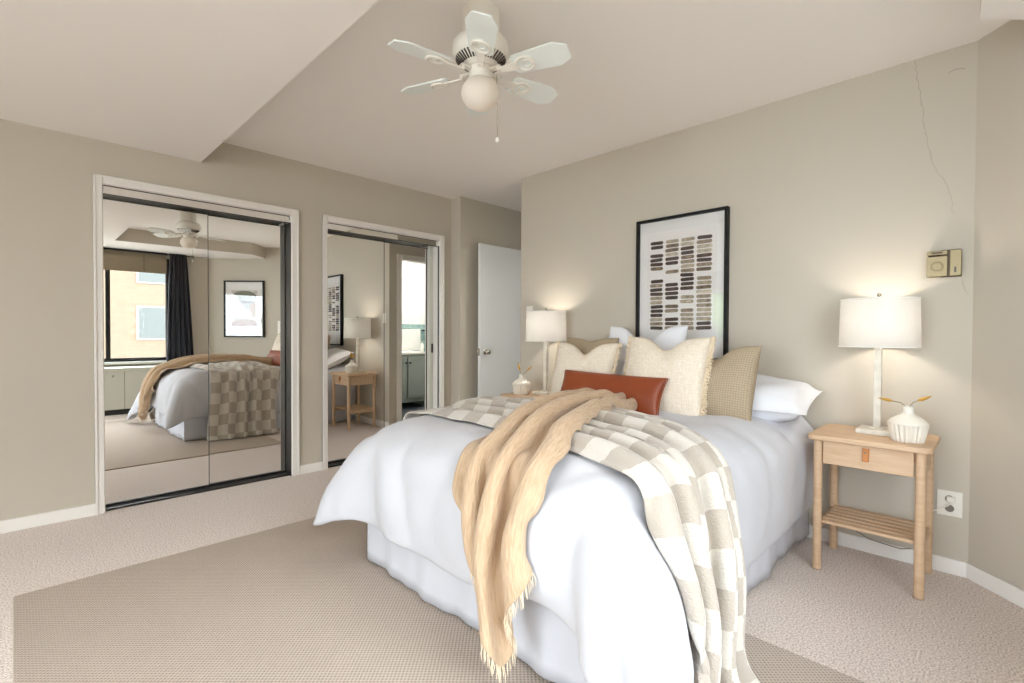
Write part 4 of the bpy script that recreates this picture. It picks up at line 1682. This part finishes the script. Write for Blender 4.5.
rt = Vector((0.705, -0.709, 0))
vb = Vector((2.80, 0.295, 0.65))
z = Vector((0, 0, 1))
vb0 = vb + z * 0.06
stem('ochre dried leaf bending towards the lamp from the right vase', [vb0, vb + z * 0.15 - rt * 0.004, vb + z * 0.172 - rt * 0.035, vb + z * 0.180 - rt * 0.072], 0.072, 0.0135, 'dried leaves in the right vase')
stem('ochre dried leaf bending towards the corner from the right vase', [vb0, vb + z * 0.15 + rt * 0.004, vb + z * 0.172 + rt * 0.02, vb + z * 0.181 + rt * 0.045], 0.068, 0.0135, 'dried leaves in the right vase')
vb = Vector((2.79, 2.665, 0.65))
vb0 = vb + z * 0.06
stem('pale dried leaf standing upright in the left vase', [vb0, vb + z * 0.15, vb + z * 0.17 - rt * 0.008, vb + z * 0.185 - rt * 0.012], 0.075, 0.016, 'dried leaves in the left vase')
stem('pale dried leaf leaning towards the bed in the left vase', [vb0, vb + z * 0.15 + rt * 0.003, vb + z * 0.17 + rt * 0.03, vb + z * 0.185 + rt * 0.045], 0.055, 0.013, 'dried leaves in the left vase')

# ------------------------------------------------------------------ framed prints


def framed(name, label, M, w, h, face, depth, matw):
    """local: x along the wall, y out of the wall (towards the room), z up; lower-left corner at origin"""
    t = thing(name, label, 'framed print')
    t.matrix_world = M
    f = MB()
    f.box(0, 0, 0, face, depth, h).box(w - face, 0, 0, w, depth, h).box(face, 0, 0, w - face, depth, face).box(face, 0, h - face, w - face, depth, h)
    part('frame', f, frame_m, t, bevel=0.0015)
    part('mat_board', MB().box(face, 0.002, face, w - face, 0.014, h - face), mat_board_m, t, smooth=False)
    part('glass', MB().box(face, depth - 0.010, face, w - face, depth - 0.008, h - face), picglass_m, t, smooth=False)
    return t


def ink_mesh(shapes, name, parent):
    """shapes: (outline points [(x,z)], depth y, colour)"""
    bm = bmesh.new()
    lay = bm.verts.layers.float_color.new('ink')
    for pts, y, c in shapes:
        vs_ = []
        for x, zz in pts:
            v_ = bm.verts.new((x, y, zz))
            v_[lay] = (*c, 1)
            vs_.append(v_)
        vb_ = []
        for x, zz in pts:
            v_ = bm.verts.new((x, y - 0.0006, zz))
            v_[lay] = (*c, 1)
            vb_.append(v_)
        bm.faces.new(vs_)
        bm.faces.new(vb_[::-1])
        for k in range(len(pts)):
            bm.faces.new((vs_[k], vb_[k], vb_[(k + 1) % len(pts)], vs_[(k + 1) % len(pts)]))
    return finish(name, bm, ink_m, parent, smooth=False)


def capsule(x0, x1, zc, r, bend=0.0):
    p = []
    for k in range(7):
        a = math.radians(-90 + 30 * k)
        p.append((x1 - r + r * math.cos(a), zc + r * math.sin(a) + bend))
    for k in range(7):
        a = math.radians(90 + 30 * k)
        p.append((x0 + r + r * math.cos(a), zc + r * math.sin(a) - bend))
    return p


# wall print: x runs towards -Y, out of the wall is -X
Mp = Matrix(((0, -1, 0, XB), (-1, 0, 0, 1.826), (0, 0, 1, 0.955), (0, 0, 0, 1)))
pa = framed('framed_print', 'tall black-framed print of stacked brown brush strokes above the bed', Mp, 0.626, 0.95, 0.018, 0.042, 0.1)
part('paper', MB().box(0.075, 0.014, 0.10, 0.55, 0.0155, 0.85), paper_m, pa, smooth=False)
R = random.Random(12)
shapes = []
cols = ((0.099, 0.192), (0.209, 0.303), (0.317, 0.409), (0.425, 0.524))
pal = [srgb(52, 34, 24), srgb(72, 48, 34), srgb(96, 74, 56), srgb(118, 100, 80), srgb(150, 134, 112), srgb(176, 162, 140), srgb(198, 186, 166), srgb(60, 40, 34)]
dark = {0: [1, 1, 0, 1, 1, 1, 0.5, 0, 0, 1, .6, 1, 1, .4, 0.2, 1, 1, 1, .2, .6, 1],
        1: [.4, .5, .6, 0, 1, 1, 0, .3, .2, 0, 1, 1, 1, 1, 0, .5, .6, .2, 1, 1, .4],
        2: [.4, 0, 1, 1, .6, .1, .3, .5, 1, 1, 1, 1, .2, .4, .4, .2, .5, .3, .4, .5, .2],
        3: [1, .3, 0, 0, 1, 1, .6, .5, .2, .3, .3, .5, 0, .3, .5, .6, .3, .3, .2, 1, 1]}
for c, (a, b) in enumerate(cols):
    for k in range(21):
        dk = dark[c][k]
        zc = 0.785 - k * 0.0288
        if dk == 0:
            col = pal[6]
        elif dk >= 1:
            col = pal[R.choice((0, 1, 7, 0))]
        else:
            col = pal[R.choice((3, 4) if dk > 0.4 else (4, 5))]
        if dk < 0.25 and R.random() < 0.5:
            continue
        shapes.append((capsule(a + R.uniform(-0.003, 0.003), b + R.uniform(-0.003, 0.003), zc, 0.0115, R.uniform(-0.0015, 0.0015)), 0.0166, col))
        if dk >= 0.4:
            x = R.uniform(a + 0.02, b - 0.035)
            fk = R.choice((0.5, 0.7, 1.7))
            shapes.append((capsule(x, x + R.uniform(0.02, 0.035), zc + R.uniform(-0.002, 0.002), 0.005), 0.0174, tuple(q * fk for q in col)))
ink_mesh(shapes, 'brush_strokes', pa)

# print on the angled wall: x runs along the wall towards the window, out of the wall is (-1, 1)
s0 = 0.435
ux = Vector((-1, -1, 0)).normalized()
uy = Vector((-1, 1, 0)).normalized()
og = Vector((D1[0], D1[1], 1.05)) + ux * s0
Mq = Matrix(((ux.x, uy.x, 0, og.x), (ux.y, uy.y, 0, og.y), (0, 0, 1, og.z), (0, 0, 0, 1)))
pb = framed('framed_print.001', 'black-framed print of an olive hatchback shape on the angled wall, seen in the mirror', Mq, 0.63, 0.89, 0.02, 0.035, 0.1)
W2 = 0.63


def ell(cx0, cz0, rx, rz, a0, a1, n=18):
    return [(cx0 + rx * math.cos(math.radians(a0 + (a1 - a0) * k / n)), cz0 + rz * math.sin(math.radians(a0 + (a1 - a0) * k / n))) for k in range(n + 1)]


shp = [([(0.11, 0.17), (0.52, 0.17), (0.52, 0.74), (0.11, 0.74)], 0.0150, srgb(214, 208, 202)),
       (ell(0.315, 0.63, 0.20, 0.10, 0, 180), 0.0158, srgb(120, 122, 104)),
       ([(0.115, 0.60), (0.515, 0.60), (0.515, 0.632), (0.115, 0.632)], 0.0164, srgb(128, 128, 112)),
       ([(0.17, 0.535), (0.40, 0.535), (0.43, 0.575), (0.17, 0.575)], 0.0158, srgb(66, 42, 46)),
       ([(0.17, 0.42), (0.42, 0.42), (0.42, 0.53), (0.17, 0.53)], 0.0156, srgb(168, 164, 158)),
       ([(0.14, 0.32), (0.23, 0.32), (0.23, 0.52), (0.14, 0.55)], 0.0158, srgb(176, 140, 104)),
       ([(0.20, 0.31), (0.48, 0.31), (0.48, 0.37), (0.20, 0.37)], 0.0160, srgb(240, 238, 234)),
       ([(0.24, 0.375), (0.50, 0.375), (0.52, 0.70), (0.46, 0.66)], 0.0166, srgb(236, 234, 230)),
       (ell(0.315, 0.215, 0.19, 0.075, 0, 180), 0.0160, srgb(160, 112, 84)),
       ([(0.125, 0.175), (0.505, 0.175), (0.505, 0.216), (0.125, 0.216)], 0.0166, srgb(150, 100, 74))]
ink_mesh(shp, 'printed_shapes', pb)

# ------------------------------------------------------------------ ceiling fan
fan = thing('ceiling_fan', 'white six-blade ceiling fan with frosted globe light and pull chain', 'ceiling fan', (1.385, 1.567, HC + 0.03))
part('canopy', MB().lathe([(0.0, -0.03), (0.078, -0.03), (0.078, -0.13), (0.07, -0.142), (0.0, -0.142)], n=36), fan_m, fan)
part('motor_housing', MB().lathe([(0.02, -0.14), (0.075, -0.142), (0.102, -0.152), (0.116, -0.172), (0.118, -0.20), (0.112, -0.222), (0.060, -0.262), (0.045, -0.265)], n=40), fan_m, fan)
vt = MB()
for k in range(40):
    a = 2 * math.pi * k / 40
    Mx = Matrix.Rotation(a, 4, 'Z') @ Matrix.Translation((0.089, 0, -0.2405)) @ Matrix.Rotation(math.radians(-37.5), 4, 'Y')
    vt.box(-0.019, -0.003, -0.003, 0.019, 0.003, 0.003, Mx)
part('vent_slots', vt, fandark_m, fan)
part('switch_housing', MB().lathe([(0.045, -0.262), (0.05, -0.268), (0.048, -0.312), (0.042, -0.322), (0.0, -0.322)], n=32), fan_m, fan)
part('globe_fitter', MB().lathe([(0.04, -0.312), (0.056, -0.316), (0.058, -0.326), (0.045, -0.33)], n=32), fan_m, fan)
gp = []
for k in range(15):
    a = math.radians(58 - 148 * k / 14)
    gp.append((max(0.0005, 0.081 * math.cos(a)), -0.370 + 0.068 * math.sin(a)))
part('glass_globe', MB().lathe(gp, n=40, cap=False), globe_m, fan)
ch = MB()
ch.tube([(0.047, -0.047, -0.29), (0.050, -0.050, -0.40), (0.050, -0.050, -0.55)], 0.0016, 6)
for k in range(20):
    ch.ball((0.050, -0.050, -0.36 - k * 0.008), 0.0026, u=8, v=6)
pc_ = part('pull_chain', ch, chrome_m, fan)
part('chain_knob', MB().lathe([(0.0, -0.55), (0.005, -0.552), (0.009, -0.562), (0.008, -0.57), (0.0, -0.575)], (0.05, -0.05, 0), 12), fan_m, pc_)
for k in range(6):
    a = math.radians(-11 + 60 * k)
    Rz = Matrix.Rotation(a, 4, 'Z')
    pitchM = Matrix.Translation((0, 0, -0.285)) @ Matrix.Rotation(math.radians(-13), 4, 'X')
    M = Rz @ pitchM
    out = []
    L0, L1, w0, w1 = 0.15, 0.39, 0.049, 0.061
    for s, x in ((1, L0), (1, 0.40), (1, 0.465)):
        out.append((x, w0 + (w1 - w0) * (x - L0) / (L1 - L0)))
    top_ = [(L0, w0 * 0.75), (L0 + 0.012, w0), (0.325, w1 * 0.97), (L1 - 0.05, w1 * 0.99), (L1, w1 * 0.55)]
    bot_ = [(x, -y) for x, y in top_[::-1]]
    b = MB().prism(top_ + bot_, -0.0035, 0.0035, M)
    bo = part('blade', b, blade_m, fan, bevel=0.0015)
    ir = MB()
    ir.torus(0.036, 0.0055, M @ Matrix.Translation((0.205, 0, -0.007)), 22, 8)
    ir.torus(0.019, 0.004, M @ Matrix.Translation((0.213, 0, -0.007)), 18, 6)
    ir.prism([(0.085, -0.012), (0.172, -0.020), (0.172, 0.020), (0.085, 0.012)], -0.011, -0.004, M)
    ir.box(0.045, -0.012, -0.284, 0.095, 0.012, -0.274, Rz)
    ir.box(0.082, -0.014, -0.298, 0.096, 0.014, -0.274, Rz)
    part('blade_iron', ir, fan_m, bo, bevel=0.001)
